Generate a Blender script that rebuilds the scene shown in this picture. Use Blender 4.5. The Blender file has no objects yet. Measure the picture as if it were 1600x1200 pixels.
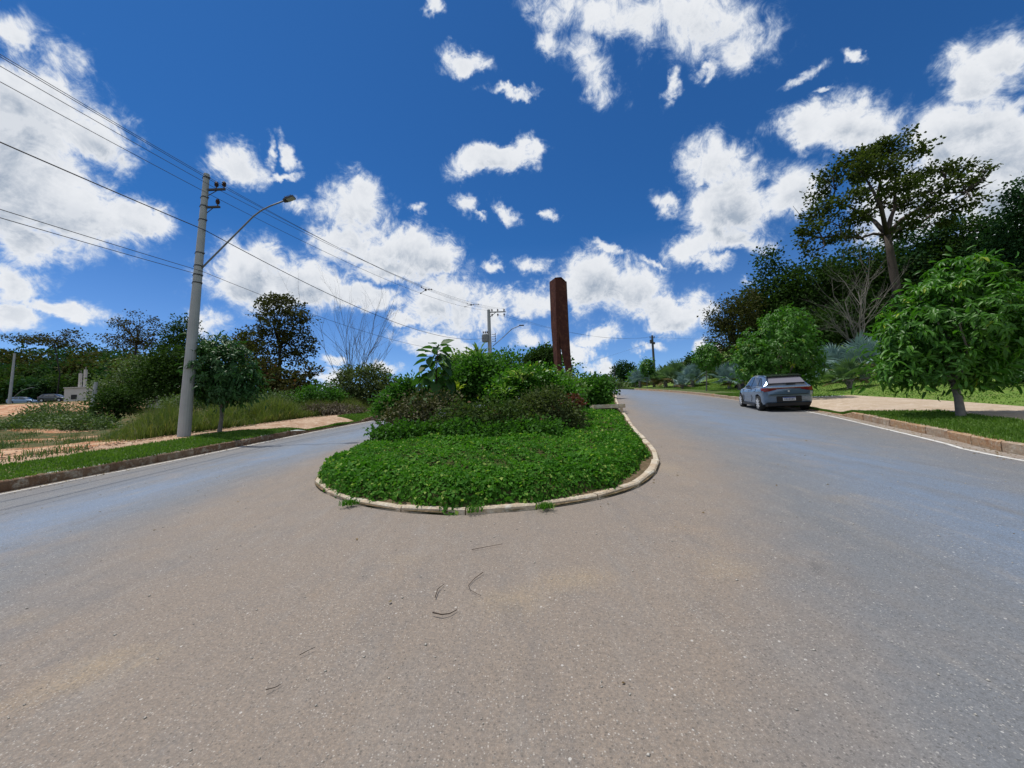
import bpy, math, random
import numpy as np
from mathutils import Vector, Matrix
random.seed(7); rng = np.random.default_rng(7)
S = bpy.context.scene; COL = S.collection
R = math.radians

# ------------------------------------------------------------------ camera
FOC = 601.0; PITCH = R(5); ROLL = R(2)
cF = np.array([0, math.cos(PITCH), math.sin(PITCH)]); cU0 = np.array([0, -math.sin(PITCH), math.cos(PITCH)])
cX = np.array([1., 0, 0]) * math.cos(ROLL) - cU0 * math.sin(ROLL)
cU = np.array([1., 0, 0]) * math.sin(ROLL) + cU0 * math.cos(ROLL)
CAM = np.array([0, 0, 1.6])
cam = bpy.data.cameras.new('camera'); cam.sensor_width = 36; cam.lens = 36 * FOC / 1600; cam.clip_end = 5000; cam.clip_start = .05
co = bpy.data.objects.new('camera', cam); COL.objects.link(co); S.camera = co
M4 = Matrix.Identity(4)
for i in range(3):
    M4[i][0] = cX[i]; M4[i][1] = cU[i]; M4[i][2] = -cF[i]; M4[i][3] = CAM[i]
co.matrix_world = M4

def ray(px, py):
    d = cF * FOC + cX * (px - 800) + cU * (600 - py); return d / np.linalg.norm(d)
def P(px, py, Y):
    d = ray(px, py); return CAM + d * (Y / d[1])

# ------------------------------------------------------------------ light
SUN = np.array([-.30, .13, .945]); SUN = SUN / np.linalg.norm(SUN)
S.view_settings.view_transform = 'Standard'; S.view_settings.look = 'None'
S.view_settings.gamma = 1; S.view_settings.use_curve_mapping = False
S.view_settings.exposure = 0.0
S.render.engine = 'CYCLES'; S.cycles.use_denoising = True; S.cycles.max_bounces = 6
S.cycles.transparent_max_bounces = 8; S.cycles.diffuse_bounces = 3; S.cycles.glossy_bounces = 3
sl = bpy.data.lights.new('sun', 'SUN'); sl.energy = 4.3; sl.angle = R(.55); sl.color = (1, .955, .88)
so = bpy.data.objects.new('sun', sl); COL.objects.link(so)
so.rotation_euler = Vector(SUN).to_track_quat('Z', 'Y').to_euler()

W = bpy.data.worlds.new('World'); S.world = W; W.use_nodes = True
class NT:
    def __init__(s, t): s.t = t; s.n = t.nodes; s.l = t.links
    def new(s, ty, **k):
        n = s.n.new(ty)
        for a, b in k.items(): setattr(n, a, b)
        return n
    def put(s, v, sock):
        if isinstance(v, bpy.types.NodeSocket): s.l.new(v, sock)
        elif v is not None:
            try: sock.default_value = v
            except Exception: sock.default_value = (*v, 1)
    def math(s, op, a, b=None, c=None, clamp=False):
        n = s.new('ShaderNodeMath', operation=op, use_clamp=clamp)
        for i, v in enumerate((a, b, c)):
            if v is not None: s.put(v, n.inputs[i])
        return n.outputs[0]
    def vec(s, op, a, b=None):
        n = s.new('ShaderNodeVectorMath', operation=op); s.put(a, n.inputs[0])
        if b is not None: s.put(b, n.inputs[3] if op == 'SCALE' else n.inputs[1])
        return n.outputs['Value'] if op in ('DOT_PRODUCT', 'LENGTH') else n.outputs[0]
    def noise(s, v, scale, detail=2, rough=.5, dist=0, col=False):
        n = s.new('ShaderNodeTexNoise'); s.put(v, n.inputs['Vector']); n.inputs['Scale'].default_value = scale
        n.inputs['Detail'].default_value = detail; n.inputs['Roughness'].default_value = rough; n.inputs['Distortion'].default_value = dist
        return n.outputs['Color' if col else 'Fac']
    def map(s, v, a, b, c=0., d=1., smooth=False):
        n = s.new('ShaderNodeMapRange'); n.interpolation_type = 'SMOOTHSTEP' if smooth else 'LINEAR'
        for i, q in enumerate((v, a, b, c, d)): s.put(q, n.inputs[i])
        return n.outputs[0]
    def mix(s, f, a, b, ty='MIX'):
        n = s.new('ShaderNodeMix', data_type='RGBA', blend_type=ty); s.put(f, n.inputs[0]); s.put(a, n.inputs[6]); s.put(b, n.inputs[7])
        return n.outputs[2]
    def comb(s, x, y, z):
        n = s.new('ShaderNodeCombineXYZ'); s.put(x, n.inputs[0]); s.put(y, n.inputs[1]); s.put(z, n.inputs[2]); return n.outputs[0]

# clouds of the day: centre and half axes of every cloud mass, as directions in the sky (px ellipses measured on the photograph)
CL = [(50,200,120,95,0),(20,290,130,110,0),(150,212,62,48,0),(110,320,120,60,25),(215,330,70,34,20),(60,385,80,34,0),(245,345,40,16,15),
 (20,440,60,40,0),(95,475,80,18,12),(20,490,60,28,0),(15,150,60,50,0),(372,253,42,24,15),(455,235,20,10,60),
 (548,335,52,38,10),(560,388,78,45,10),(645,392,62,36,0),(600,425,50,18,0),(410,408,55,34,0),(385,445,62,46,0),(470,450,80,34,10),(560,466,62,18,12),
 (700,460,55,38,0),(732,490,52,34,0),(690,478,50,28,0),(690,543,76,20,10),(330,512,30,16,0),(612,576,26,8,0),(505,582,40,10,0),
 (780,246,60,22,-12),(828,228,16,16,-40),(727,101,32,14,15),(792,148,36,7,-8),(675,15,14,10,0),(727,325,16,14,30),(798,336,24,10,30),(868,340,11,8,0),(835,412,26,11,0),
 (900,15,75,32,10),(1010,25,70,45,10),(1100,40,80,55,0),(910,100,30,48,-30),(925,140,26,20,0),(1150,88,66,22,-35),(1100,124,22,10,-30),(1045,138,10,18,25),(860,65,20,22,0),
 (1250,122,38,9,-30),(1120,250,52,34,10),(1045,317,20,14,0),(1150,325,78,48,-8),(1240,300,62,42,-20),(1150,372,55,16,0),
 (1255,200,75,34,-5),(1345,195,78,46,-8),(1540,95,72,52,-30),(1600,60,60,50,0),(1510,200,110,62,0),(1590,260,120,80,0),(1470,235,70,50,0),(1580,335,100,50,0),(1420,320,90,60,0),
 (1075,392,34,18,-20),(1108,410,26,10,0),(838,468,52,22,-5),(930,450,62,44,0),(985,462,56,40,0),(1050,492,58,30,5),(1095,480,42,24,0),
 (935,525,34,11,-5),(838,530,28,18,0),(893,548,22,17,0),(942,576,26,13,0),(1105,536,16,12,0),(750,345,10,5,30),(420,228,16,8,70),(440,262,24,6,10),(480,320,26,16,0),(690,410,20,8,0),(770,412,14,8,0),(955,395,22,7,20),(1015,418,20,6,10),(40,55,52,40,40),(110,90,40,26,50),(1350,85,14,10,0),(1290,150,22,5,-15),(650,330,12,8,0),(1180,430,16,7,0),(640,500,26,8,0),(520,560,20,7,0),(1010,545,24,7,0)]
def build_world():
    t = NT(W.node_tree); t.n.clear()
    tc = t.new('ShaderNodeTexCoord'); d = tc.outputs['Generated']; d = t.vec('NORMALIZE', d)
    sky = t.new('ShaderNodeTexSky', sky_type='NISHITA', sun_disc=False)
    sky.sun_elevation = math.asin(SUN[2]); sky.sun_rotation = math.atan2(SUN[0], SUN[1])
    sky.altitude = 900; sky.air_density = 1.0; sky.dust_density = .3; sky.ozone_density = 3.0
    n1 = t.noise(d, 5.0, 6, .66, col=True); n2 = t.noise(d, 19, 3, .6, col=True)
    w1 = t.vec('SCALE', t.vec('SUBTRACT', n1, (.5, .5, .5)), .13)
    w2 = t.vec('SCALE', t.vec('SUBTRACT', n2, (.5, .5, .5)), .045)
    dw = t.vec('ADD', t.vec('ADD', d, w1), w2)
    def field(dd, least=0):
        cur = None
        for (cx, cy, rx, ry, a) in CL:
            if rx < least: continue
            wisp = .0
            if cy < 160 and 800 < cx < 1300 or rx <= 40: wisp = .34; rx *= 1.32; ry *= 1.38
            elif rx < 56: wisp = .12; rx *= 1.12; ry *= 1.15
            a = R(a); c = ray(cx, cy)
            e1 = ray(cx + rx * math.cos(a), cy + rx * math.sin(a)) - c; e2 = ray(cx - ry * math.sin(a), cy + ry * math.cos(a)) - c
            e1 = e1 - c * (e1 @ c); e2 = e2 - c * (e2 @ c)
            # dual basis in the tangent plane
            G = np.array([[e1 @ e1, e1 @ e2], [e1 @ e2, e2 @ e2]]); Gi = np.linalg.inv(G)
            A = Gi[0, 0] * e1 + Gi[0, 1] * e2; B = Gi[1, 0] * e1 + Gi[1, 1] * e2
            u = t.vec('DOT_PRODUCT', dd, tuple(A)); v = t.vec('DOT_PRODUCT', dd, tuple(B))
            q = t.math('MULTIPLY_ADD', u, u, t.math('MULTIPLY_ADD', v, v, wisp))
            cur = q if cur is None else t.math('SMOOTH_MIN', cur, q, .35)
        return cur
    f = t.math('SQRT', t.math('MAXIMUM', field(dw), 0))           # 0 centre, 1 rim
    nb = t.noise(d, 8, 8, .66, .25); nf = t.noise(d, 24, 7, .72, 1.4)
    sepz = t.new('ShaderNodeSeparateXYZ'); t.l.new(d, sepz.inputs[0])
    front = t.map(sepz.outputs[1], -.05, .12)                      # the measured clouds lie ahead; the day's clouds go on behind
    back = t.math('SUBTRACT', 1.75, t.math('MULTIPLY', t.noise(d, 2.6, 3, .5), 1.75))
    back = t.math('SUBTRACT', back, .05)
    mixf = t.math('ADD', t.math('MULTIPLY', f, front), t.math('MULTIPLY', back, t.math('SUBTRACT', 1, front)))
    rag = t.math('ADD', t.math('MULTIPLY', t.math('SUBTRACT', nb, .5), 2.1), t.math('MULTIPLY', t.math('SUBTRACT', nf, .5), 1.15))
    dens = t.math('ADD', t.math('SUBTRACT', 1.13, mixf), rag)
    alpha = t.math('POWER', t.map(dens, -.30, .55, 0, 1, True), 1.5)
    thick = t.map(dens, .25, 1.0, 0, 1, True)
    # cloud body: bright billows, greyer where thick and on the underside
    up = t.vec('ADD', d, tuple(np.array([-.012, 0, .03])))
    nb2 = t.noise(up, 8, 8, .66, .25)
    lit = t.map(t.math('SUBTRACT', nb, nb2), -.10, .10, 0, 1)
    fup = t.math('SQRT', t.math('MAXIMUM', field(t.vec('ADD', dw, (-.008, 0, .040)), 44), 0))
    under = t.map(t.math('SUBTRACT', fup, t.math('MULTIPLY', t.math('SUBTRACT', nb, .5), 1.2)), 1.05, .25, 0, 1, True)
    sh = t.math('MULTIPLY', t.math('MULTIPLY', thick, t.math('ADD', .30, t.math('MULTIPLY', under, .85))), t.math('SUBTRACT', 1, t.math('MULTIPLY', lit, .70)), None, True)
    ccol = t.mix(sh, (.93, .95, .98, 1), (.40, .47, .57, 1))
    thin = t.mix(alpha, (.45, .62, .86, 1), ccol)
    sz = t.new('ShaderNodeSeparateXYZ'); t.l.new(d, sz.inputs[0])
    gain = t.mix(t.map(sz.outputs[2], .0, .42), (1.05, 1.24, 1.60, 1), (.27, .74, 1.20, 1))
    skyc = t.mix(1.0, sky.outputs[0], gain, 'MULTIPLY')
    cs = t.vec('SCALE', thin, 11.0)
    out = t.mix(t.math('MULTIPLY', alpha, .97), skyc, cs)
    bg = t.new('ShaderNodeBackground'); t.put(out, bg.inputs[0]); bg.inputs[1].default_value = .085
    o = t.new('ShaderNodeOutputWorld'); t.l.new(bg.outputs[0], o.inputs[0])
build_world()
W.cycles.sampling_method = 'MANUAL'; W.cycles.sample_map_resolution = 256

# ------------------------------------------------------------------ object helpers
def tag(o, label=None, cat=None, group=None, kind=None):
    if label: o['label'] = label
    if cat: o['category'] = cat
    if group: o['group'] = group
    if kind: o['kind'] = kind
    return o
def empty(name, loc, label=None, cat=None, group=None, rz=0):
    o = bpy.data.objects.new(name, None); COL.objects.link(o); o.location = Vector([float(v) for v in loc]); o.rotation_euler = (0, 0, rz)
    o.empty_display_size = .2
    return tag(o, label, cat, group)
def link(name, me, parent=None, loc=None, world=False):
    o = bpy.data.objects.new(name, me); COL.objects.link(o)
    if parent is not None:
        o.parent = parent
        if world: o.matrix_parent_inverse = wm(parent).inverted()
    if loc is not None: o.location = Vector([float(v) for v in loc])
    return o
def wm(o):
    m = Matrix.Translation(o.location) @ o.rotation_euler.to_matrix().to_4x4() @ Matrix.Diagonal((*o.scale, 1))
    return (wm(o.parent) @ o.matrix_parent_inverse @ m) if o.parent else m
def copy_tree(o, parent=None):
    c = o.copy(); COL.objects.link(c)
    if parent: c.parent = parent
    for ch in list(o.children): copy_tree(ch, c)
    return c
class MB:
    def __init__(s): s.v = []; s.f = []; s.m = []; s.n = 0; s.tint = []
    def add(s, v, f, mi=0, tint=0.5):
        v = np.asarray(v, float); s.v.append(v); s.f += [tuple(int(i) + s.n for i in q) for q in f]; s.m += [mi] * len(f)
        s.tint.append(np.full(len(v), tint)); s.n += len(v); return s
    def box(s, c, size, rz=0, mi=0, rot=None):
        x, y, z = [q / 2 for q in size]
        v = np.array([(a * x, b * y, d * z) for a in (-1, 1) for b in (-1, 1) for d in (-1, 1)])
        if rot is not None: v = v @ np.array(rot).T
        elif rz: ca, sa = math.cos(rz), math.sin(rz); v = v @ np.array([[ca, sa, 0], [-sa, ca, 0], [0, 0, 1]])
        return s.add(v + np.array(c, float), [(0, 1, 3, 2), (4, 6, 7, 5), (0, 4, 5, 1), (2, 3, 7, 6), (0, 2, 6, 4), (1, 5, 7, 3)], mi)
    def tube(s, pts, rad, k=6, mi=0, cap=True):
        pts = np.array(pts, float); n = len(pts)
        if np.isscalar(rad): rad = [rad] * n
        T = np.gradient(pts, axis=0); T /= np.linalg.norm(T, axis=1)[:, None] + 1e-9
        a = np.array([0, 0, 1.]) if abs(T[0][2]) < .9 else np.array([0, 1., 0]); vs = []
        U = np.cross(T[0], a); U /= np.linalg.norm(U)
        for i in range(n):
            U = U - T[i] * (U @ T[i]); U /= np.linalg.norm(U) + 1e-9; V = np.cross(T[i], U)
            for j in range(k):
                th = 2 * math.pi * j / k; vs.append(pts[i] + rad[i] * (math.cos(th) * U + math.sin(th) * V))
        f = [(i * k + j, i * k + (j + 1) % k, (i + 1) * k + (j + 1) % k, (i + 1) * k + j) for i in range(n - 1) for j in range(k)]
        if cap: f += [tuple(range(k))[::-1], tuple((n - 1) * k + j for j in range(k))]
        return s.add(vs, f, mi)
    def build(s, name, mats, parent=None, smooth=False, world=False, origin=None):
        me = bpy.data.meshes.new(name); v = np.concatenate(s.v) if s.v else np.zeros((0, 3))
        if origin is not None: v = v - np.array(origin)
        me.from_pydata(v.tolist(), [], s.f)
        for m in (mats if isinstance(mats, (list, tuple)) else [mats]): me.materials.append(m)
        if any(s.m): me.polygons.foreach_set('material_index', s.m)
        if smooth: me.polygons.foreach_set('use_smooth', [True] * len(me.polygons))
        me.update()
        return link(name, me, parent, origin if origin is not None else None, world)
def fastmesh(name, V, T, mat, tint=None, smooth=False):
    me = bpy.data.meshes.new(name); V = np.ascontiguousarray(V, np.float32); T = np.ascontiguousarray(T, np.int32)
    k = T.shape[1]
    me.vertices.add(len(V)); me.vertices.foreach_set('co', V.ravel())
    me.loops.add(T.size); me.loops.foreach_set('vertex_index', T.ravel())
    me.polygons.add(len(T)); me.polygons.foreach_set('loop_start', np.arange(0, T.size, k, dtype=np.int32))
    if tint is not None:
        at = me.attributes.new('tint', 'FLOAT', 'POINT'); at.data.foreach_set('value', np.ascontiguousarray(tint, np.float32))
    if smooth: me.polygons.foreach_set('use_smooth', np.ones(len(T), bool))
    me.materials.append(mat); me.update(calc_edges=True); me.validate()
    return me
def nrm(a): return a / (np.linalg.norm(a, axis=-1, keepdims=True) + 1e-9)

LEAFT = {
 'lance': (np.array([(0,0,0),(.3,-1,.10),(.3,1,.10),(.5,0,.0),(.72,-.75,-.02),(.72,.75,-.02),(1,0,-.28)]), [(0,1,3),(0,3,2),(1,4,3),(3,5,2),(4,6,3),(3,6,5)]),
 'oval': (np.array([(0,0,0),(.5,-1,.12),(.5,1,.12),(1,0,-.12)]), [(0,1,3),(0,3,2)]),
 'heart': (np.array([(0,0,0),(-.12,-.55,.05),(-.12,.55,.05),(.25,-1,.1),(.25,1,.1),(.3,0,-.03),(.65,-.7,.02),(.65,.7,.02),(1,0,-.15)]),
           [(0,1,5),(0,5,2),(1,3,5),(5,4,2),(3,6,5),(5,7,4),(6,8,5),(5,8,7)]),
}
def leaf_mesh(name, C, D, N, size, wid, kind, mat, tint=None):
    tv, tf = LEAFT[kind]; C = np.asarray(C); n = len(C)
    D = nrm(np.asarray(D)); B = nrm(np.cross(N, D)); U = np.cross(D, B)
    size = np.broadcast_to(size, (n,))[:, None, None]
    V = C[:, None, :] + size * (tv[None, :, 0:1] * D[:, None, :] + tv[None, :, 1:2] * wid * B[:, None, :] + tv[None, :, 2:3] * U[:, None, :])
    F = (np.arange(n)[:, None, None] * len(tv) + np.array(tf)[None]).reshape(-1, 3)
    tn = np.repeat(rng.random(n) if tint is None else tint, len(tv))
    return fastmesh(name, V.reshape(-1, 3), F, mat, tn)
def blades(name, C, h, w, lean, mat, tint=None):
    n = len(C); a = rng.random(n) * 6.283; b = rng.random(n) * 6.283
    side = np.stack([np.cos(a), np.sin(a), 0 * a], 1) * (np.broadcast_to(w, (n,))[:, None]) * .5
    h = np.broadcast_to(h, (n,))[:, None]; l = (rng.random(n) * lean)[:, None]
    out = np.stack([np.cos(b), np.sin(b), 0 * b], 1) * h * l
    up = np.array([0, 0, 1.])
    v = np.stack([C - side, C + side, C + out * .35 + up * h * .6 - side * .7, C + out * .35 + up * h * .6 + side * .7, C + out + up * h * (1 - l * .35)], 1)
    F = (np.arange(n)[:, None, None] * 5 + np.array([(0, 1, 3), (0, 3, 2), (2, 3, 4)])[None]).reshape(-1, 3)
    return fastmesh(name, v.reshape(-1, 3), F, mat, np.repeat(rng.random(n) if tint is None else tint, 5))

# ------------------------------------------------------------------ materials
def mat(name, col=(.5, .5, .5), rough=.7, metal=0, var=.0, scale=5., col2=None, bump=0., bscale=40., spec=.3, coat=0):
    m = bpy.data.materials.new(name); m.use_nodes = True; t = NT(m.node_tree); b = t.n['Principled BSDF']
    b.inputs['Roughness'].default_value = rough; b.inputs['Metallic'].default_value = metal; b.inputs['Specular IOR Level'].default_value = spec
    if coat: b.inputs['Coat Weight'].default_value = coat; b.inputs['Coat Roughness'].default_value = .05
    g = t.new('ShaderNodeTexCoord').outputs['Object']
    if var or col2:
        f = t.map(t.noise(g, scale, 5, .6), .3, .7)
        c2 = col2 or tuple(max(0, c * (1 - var)) for c in col)
        t.l.new(t.mix(f, (*col, 1), (*c2, 1)), b.inputs['Base Color'])
    else: b.inputs['Base Color'].default_value = (*col, 1)
    if bump:
        bn = t.new('ShaderNodeBump'); bn.inputs['Strength'].default_value = bump; bn.inputs['Distance'].default_value = .02
        t.l.new(t.noise(g, bscale, 4, .6), bn.inputs['Height']); t.l.new(bn.outputs[0], b.inputs['Normal'])
    return m
def leafmat(name, c1, c2, c3=None, rough=.45, trans=.35, spec=.35, tcol=None):
    m = bpy.data.materials.new(name); m.use_nodes = True; t = NT(m.node_tree); b = t.n['Principled BSDF']; out = t.n['Material Output']
    a = t.new('ShaderNodeAttribute', attribute_name='tint'); f = a.outputs['Fac']
    geo = t.new('ShaderNodeNewGeometry').outputs['Position']
    big = t.map(t.noise(geo, 1.1, 2, .5), .3, .7)
    fac = t.math('ADD', t.math('MULTIPLY', f, .65), t.math('MULTIPLY', big, .35))
    c = t.mix(fac, (*c1, 1), (*c2, 1))
    if c3: c = t.mix(t.map(f, .93, .95), c, (*c3, 1))
    t.l.new(c, b.inputs['Base Color']); b.inputs['Roughness'].default_value = rough; b.inputs['Specular IOR Level'].default_value = spec * .8
    tr = t.new('ShaderNodeBsdfTranslucent'); tc = t.mix(1.0, c, (*(tcol or (1.3, 1.5, .6)), 1), 'MULTIPLY'); t.l.new(tc, tr.inputs[0])
    mx = t.new('ShaderNodeMixShader'); mx.inputs[0].default_value = trans
    t.l.new(b.outputs[0], mx.inputs[1]); t.l.new(tr.outputs[0], mx.inputs[2]); t.l.new(mx.outputs[0], out.inputs[0])
    return m
LM = {
 'mango': leafmat('mango_leaf', (0.029, 0.101, 0.013), (0.098, 0.247, 0.023), (0.312, 0.390, 0.039), rough=.42, spec=.35),
 'mangod': leafmat('dark_mango_leaf', (0.021, 0.066, 0.021), (0.058, 0.147, 0.032), rough=.45, spec=.3, trans=.25),
 'heart': leafmat('heart_leaf', (.020, .060, .014), (.045, .115, .022), rough=.5, spec=.3, trans=.35),
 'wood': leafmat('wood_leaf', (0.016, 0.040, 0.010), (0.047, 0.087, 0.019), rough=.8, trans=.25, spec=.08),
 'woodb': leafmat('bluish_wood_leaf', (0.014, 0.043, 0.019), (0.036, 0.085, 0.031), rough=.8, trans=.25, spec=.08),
 'olive': leafmat('olive_leaf', (0.031, 0.036, 0.013), (0.076, 0.079, 0.023), rough=.8, trans=.25, spec=.08),
 'redish': leafmat('reddish_leaf', (.034, .038, .014), (.070, .066, .022), (.12, .05, .03), rough=.8, trans=.25, spec=.06),
 'shrub': leafmat('shrub_leaf', (0.041, 0.065, 0.022), (0.108, 0.135, 0.051), rough=.75, trans=.25, spec=.1),
 'cover': leafmat('cover_leaf', (0.026, 0.104, 0.010), (0.091, 0.240, 0.023), (0.260, 0.364, 0.078), rough=.62, spec=.14, trans=.35),
 'hedge': leafmat('hedge_leaf', (0.022, 0.078, 0.013), (0.073, 0.182, 0.025), rough=.6, spec=.15, trans=.35),
 'light': leafmat('light_leaf', (.07, .15, .03), (.20, .30, .09), (.42, .46, .22), rough=.45, trans=.3),
 'shrubd': leafmat('dark_shrub_leaf', (.030, .045, .014), (.075, .085, .030), (.14, .07, .05), rough=.75, trans=.25, spec=.1),
 'shrubg': leafmat('mixed_shrub_leaf', (.025, .055, .014), (.075, .110, .032), (.15, .08, .05), rough=.7, trans=.28, spec=.1),
 'brown': leafmat('brown_leaf', (.045, .050, .018), (.110, .105, .042), rough=.7, trans=.15),
 'palm': leafmat('palm_leaf', (0.178, 0.283, 0.262), (0.357, 0.504, 0.462), rough=.55, trans=.2, tcol=(0.600, 0.600, 0.600)),
 'palmd': leafmat('dry_palm_leaf', (.16, .12, .06), (.26, .22, .11), rough=.6, trans=.2),
 'palmg': leafmat('green_palm_leaf', (0.095, 0.170, 0.076), (0.208, 0.302, 0.132), rough=.55, trans=.2),
 'grass': leafmat('grass_blade', (.050, .125, .012), (.130, .225, .030), rough=.55, trans=.35),
 'tall': leafmat('tall_grass_blade', (0.050, 0.094, 0.017), (0.165, 0.187, 0.050), (0.264, 0.220, 0.088), rough=.6, trans=.35),
 'lawn': leafmat('lawn_blade', (.08, .165, .026), (.16, .26, .045), (.28, .27, .09), rough=.6, trans=.35),
 'dry': leafmat('dry_weed', (.10, .085, .06), (.17, .14, .10), rough=.8, trans=.1),
 'scrub': leafmat('scrub_leaf', (0.042, 0.083, 0.027), (0.112, 0.165, 0.051), rough=.6, trans=.25),
}
BARK = mat('bark', (.075, .06, .048), .9, var=.4, scale=9, bump=.6, bscale=25)
BARKG = mat('grey_bark', (.20, .185, .165), .9, var=.4, scale=9, bump=.5, bscale=25)
BARKD = mat('dark_bark', (.035, .03, .028), .9, var=.3, scale=9, bump=.5)
TWIG = mat('twig', (.045, .032, .024), .9)

# ------------------------------------------------------------------ plan of the place
def smooth_poly(pts, step=.25, closed=False):
    pts = np.array(pts, float); out = []
    n = len(pts)
    for i in range(n - 1):
        p0 = pts[max(i - 1, 0)]; p1 = pts[i]; p2 = pts[i + 1]; p3 = pts[min(i + 2, n - 1)]
        m = max(2, int(np.linalg.norm(p2 - p1) / step))
        for k in range(m):
            t = k / m
            out.append(.5 * ((2 * p1) + (-p0 + p2) * t + (2 * p0 - 5 * p1 + 4 * p2 - p3) * t * t + (-p0 + 3 * p1 - 3 * p2 + p3) * t ** 3))
    out.append(pts[-1]); return np.array(out)
KLp = smooth_poly([(-11.6, -60), (-11.2, -30), (-10.4, -5), (-10.0, 3), (-9.58, 7.27), (-9.2, 9.27), (-8.9, 11.5), (-8.45, 16), (-7.5, 21.6), (-5.8, 31), (-3.5, 41), (-.5, 55), (3, 70), (8, 95), (16, 130)])
KRp = smooth_poly([(7.0, -60), (7.2, -30), (7.4, -5), (8.0, 2), (8.76, 6.73), (9.37, 8.2), (10.33, 10.5), (12.07, 14.94), (13.3, 19.8), (16.25, 32.6), (18.36, 46), (20.0, 68), (21, 85), (24, 130)])
def KL(y): return np.interp(y, KLp[:, 1], KLp[:, 0])
def KR(y): return np.interp(y, KRp[:, 1], KRp[:, 0])
def sstep(a, b, x): t = np.clip((x - a) / (b - a), 0, 1); return t * t * (3 - 2 * t)
_Y = np.linspace(-80, 700, 3121); _sl = .085 * (1 - sstep(62, 95, _Y)) * sstep(-75, -40, _Y); _B = np.cumsum(_sl) * (_Y[1] - _Y[0]); _B -= np.interp(0, _Y, _B)
def base(x, y): return np.interp(y, _Y, _B) + .008 * np.clip(x, -60, 60)
def sn(x, y, s, k=0): return np.sin(x * s + 1.3 * k) * np.cos(y * s * 1.13 + k) + .5 * np.sin(x * s * 2.3 + y * s * 1.9 + k)
def hkR(y):   # kerb height on the right, dropped at the driveway
    return .19 - .15 * (sstep(12.9, 13.9, y) - sstep(18.0, 18.8, y))
def hkL(y): return .20 - .14 * (sstep(15.2, 16.2, y) - sstep(19.6, 20.4, y))
def wR(y):    # width of the grass wedge between kerb and paving on the right
    return 2.15 * (1 - sstep(12.1, 13.1, y) ** .6 + sstep(18.4, 20.4, y) ** .6)
def wL(y): return 1.75 * (1 - sstep(14.6, 16.0, y) ** .6 + sstep(19.6, 21.0, y) ** .6)
def terr(x, y):
    x = np.asarray(x, float); y = np.asarray(y, float); z = base(x, y)
    dR = x - KR(y); dL = KL(y) - x
    blR = np.clip(dR / 1.5, 0, 1); blL = np.clip(dL / 1.5, 0, 1)
    zr = hkR(y) * (1 - blR) + .21 * blR + .145 * np.clip(dR - 5.0, 0, 26) + .42 * np.clip(dR - 24, 0, 40)
    zr = zr + .04 * sn(x, y, .7) * np.clip((dR - 5) / 6, 0, 1)
    far = sstep(55, 75, y) * sstep(30, 60, dL)
    zl = hkL(y) * (1 - blL) + .22 * blL + .10 * np.clip(dL / 2, 0, 1) - .55 * sstep(5, 16, dL) + 2.0 * sstep(30, 60, dL) * sstep(30, 65, y)
    ratio = -x / np.maximum(y, 1)
    zl = zl + .27 * np.clip(y - 96, 0, 62) * sstep(.78, 1.05, ratio)
    zl = zl + .07 * sn(x, y, .9, 2) * np.clip((dL - 3.6) / 5, 0, 1) + .25 * sn(x, y, .17, 1) * sstep(12, 30, dL)
    return z + np.where(dR > 0, zr, 0) + np.where(dL > 0, zl, 0)
def gnd(px, py, tries=4000):   # where the line of sight through a pixel meets the ground
    d = ray(px, py); t = 1.0
    for _ in range(tries):
        q = CAM + d * t
        if q[2] <= float(terr(q[0], q[1])): return q
        t *= 1.004
    return CAM + d * 60
def onT(x, y, dz=0.): return np.array([x, y, float(terr(x, y)) + dz])

ISL = smooth_poly([(10, 80), (7, 62), (3.2, 46), (-.6, 31), (-3.0, 20), (-3.85, 13), (-4.0, 9), (-3.8, 7.6), (-3.45, 6.75), (-2.85, 6.05), (-1.97, 5.36), (-.85, 4.93), (.35, 5.02), (1.3, 5.4),
    (1.94, 5.95), (2.45, 6.75), (2.85, 7.7), (3.2, 9), (3.95, 12.6), (5.0, 17), (5.9, 21), (8.4, 31), (11, 41), (13.6, 55), (16, 75), (17, 80)], .2)
def isl_dist(x, y):  # distance inward from the kerb line (negative outside)
    x = np.atleast_1d(x); y = np.atleast_1d(y)
    p = ISL[:-1]; q = ISL[1:]; e = q - p; L2 = (e ** 2).sum(1); res = np.empty(len(x)); 
    for s in range(0, len(x), 4000):
        X = np.stack([x[s:s + 4000], y[s:s + 4000]], 1)[:, None, :]
        t = np.clip(((X - p) * e).sum(2) / L2, 0, 1); dd = np.linalg.norm(X - p - t[..., None] * e, axis=2)
        k = dd.argmin(1); res[s:s + 4000] = dd[np.arange(len(k)), k]
    inside = np.zeros(len(x), bool); px, py = ISL[:, 0], ISL[:, 1]; j = np.roll(np.arange(len(px)), 1)
    for i in range(len(px)):
        k = j[i]; c = ((py[i] > y) != (py[k] > y)); 
        if c.any(): inside ^= c & (x < (px[k] - px[i]) * (y - py[i]) / (py[k] - py[i] + 1e-12) + px[i])
    return np.where(inside, res, -res)

_gx = np.arange(-5, 10.05, .1); _gy = np.arange(4, 36.05, .1); _GX, _GY = np.meshgrid(_gx, _gy); _GD = isl_dist(_GX.ravel(), _GY.ravel()).reshape(_GX.shape)
def isl_d(x, y):   # quick look-up of the same distance over the near part of the island
    fx = np.clip((x - _gx[0]) / .1, 0, len(_gx) - 1.001); fy = np.clip((y - _gy[0]) / .1, 0, len(_gy) - 1.001); i = fx.astype(int); j = fy.astype(int); u = fx - i; v = fy - j
    return (_GD[j, i] * (1 - u) + _GD[j, i + 1] * u) * (1 - v) + (_GD[j + 1, i] * (1 - u) + _GD[j + 1, i + 1] * u) * v

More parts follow.
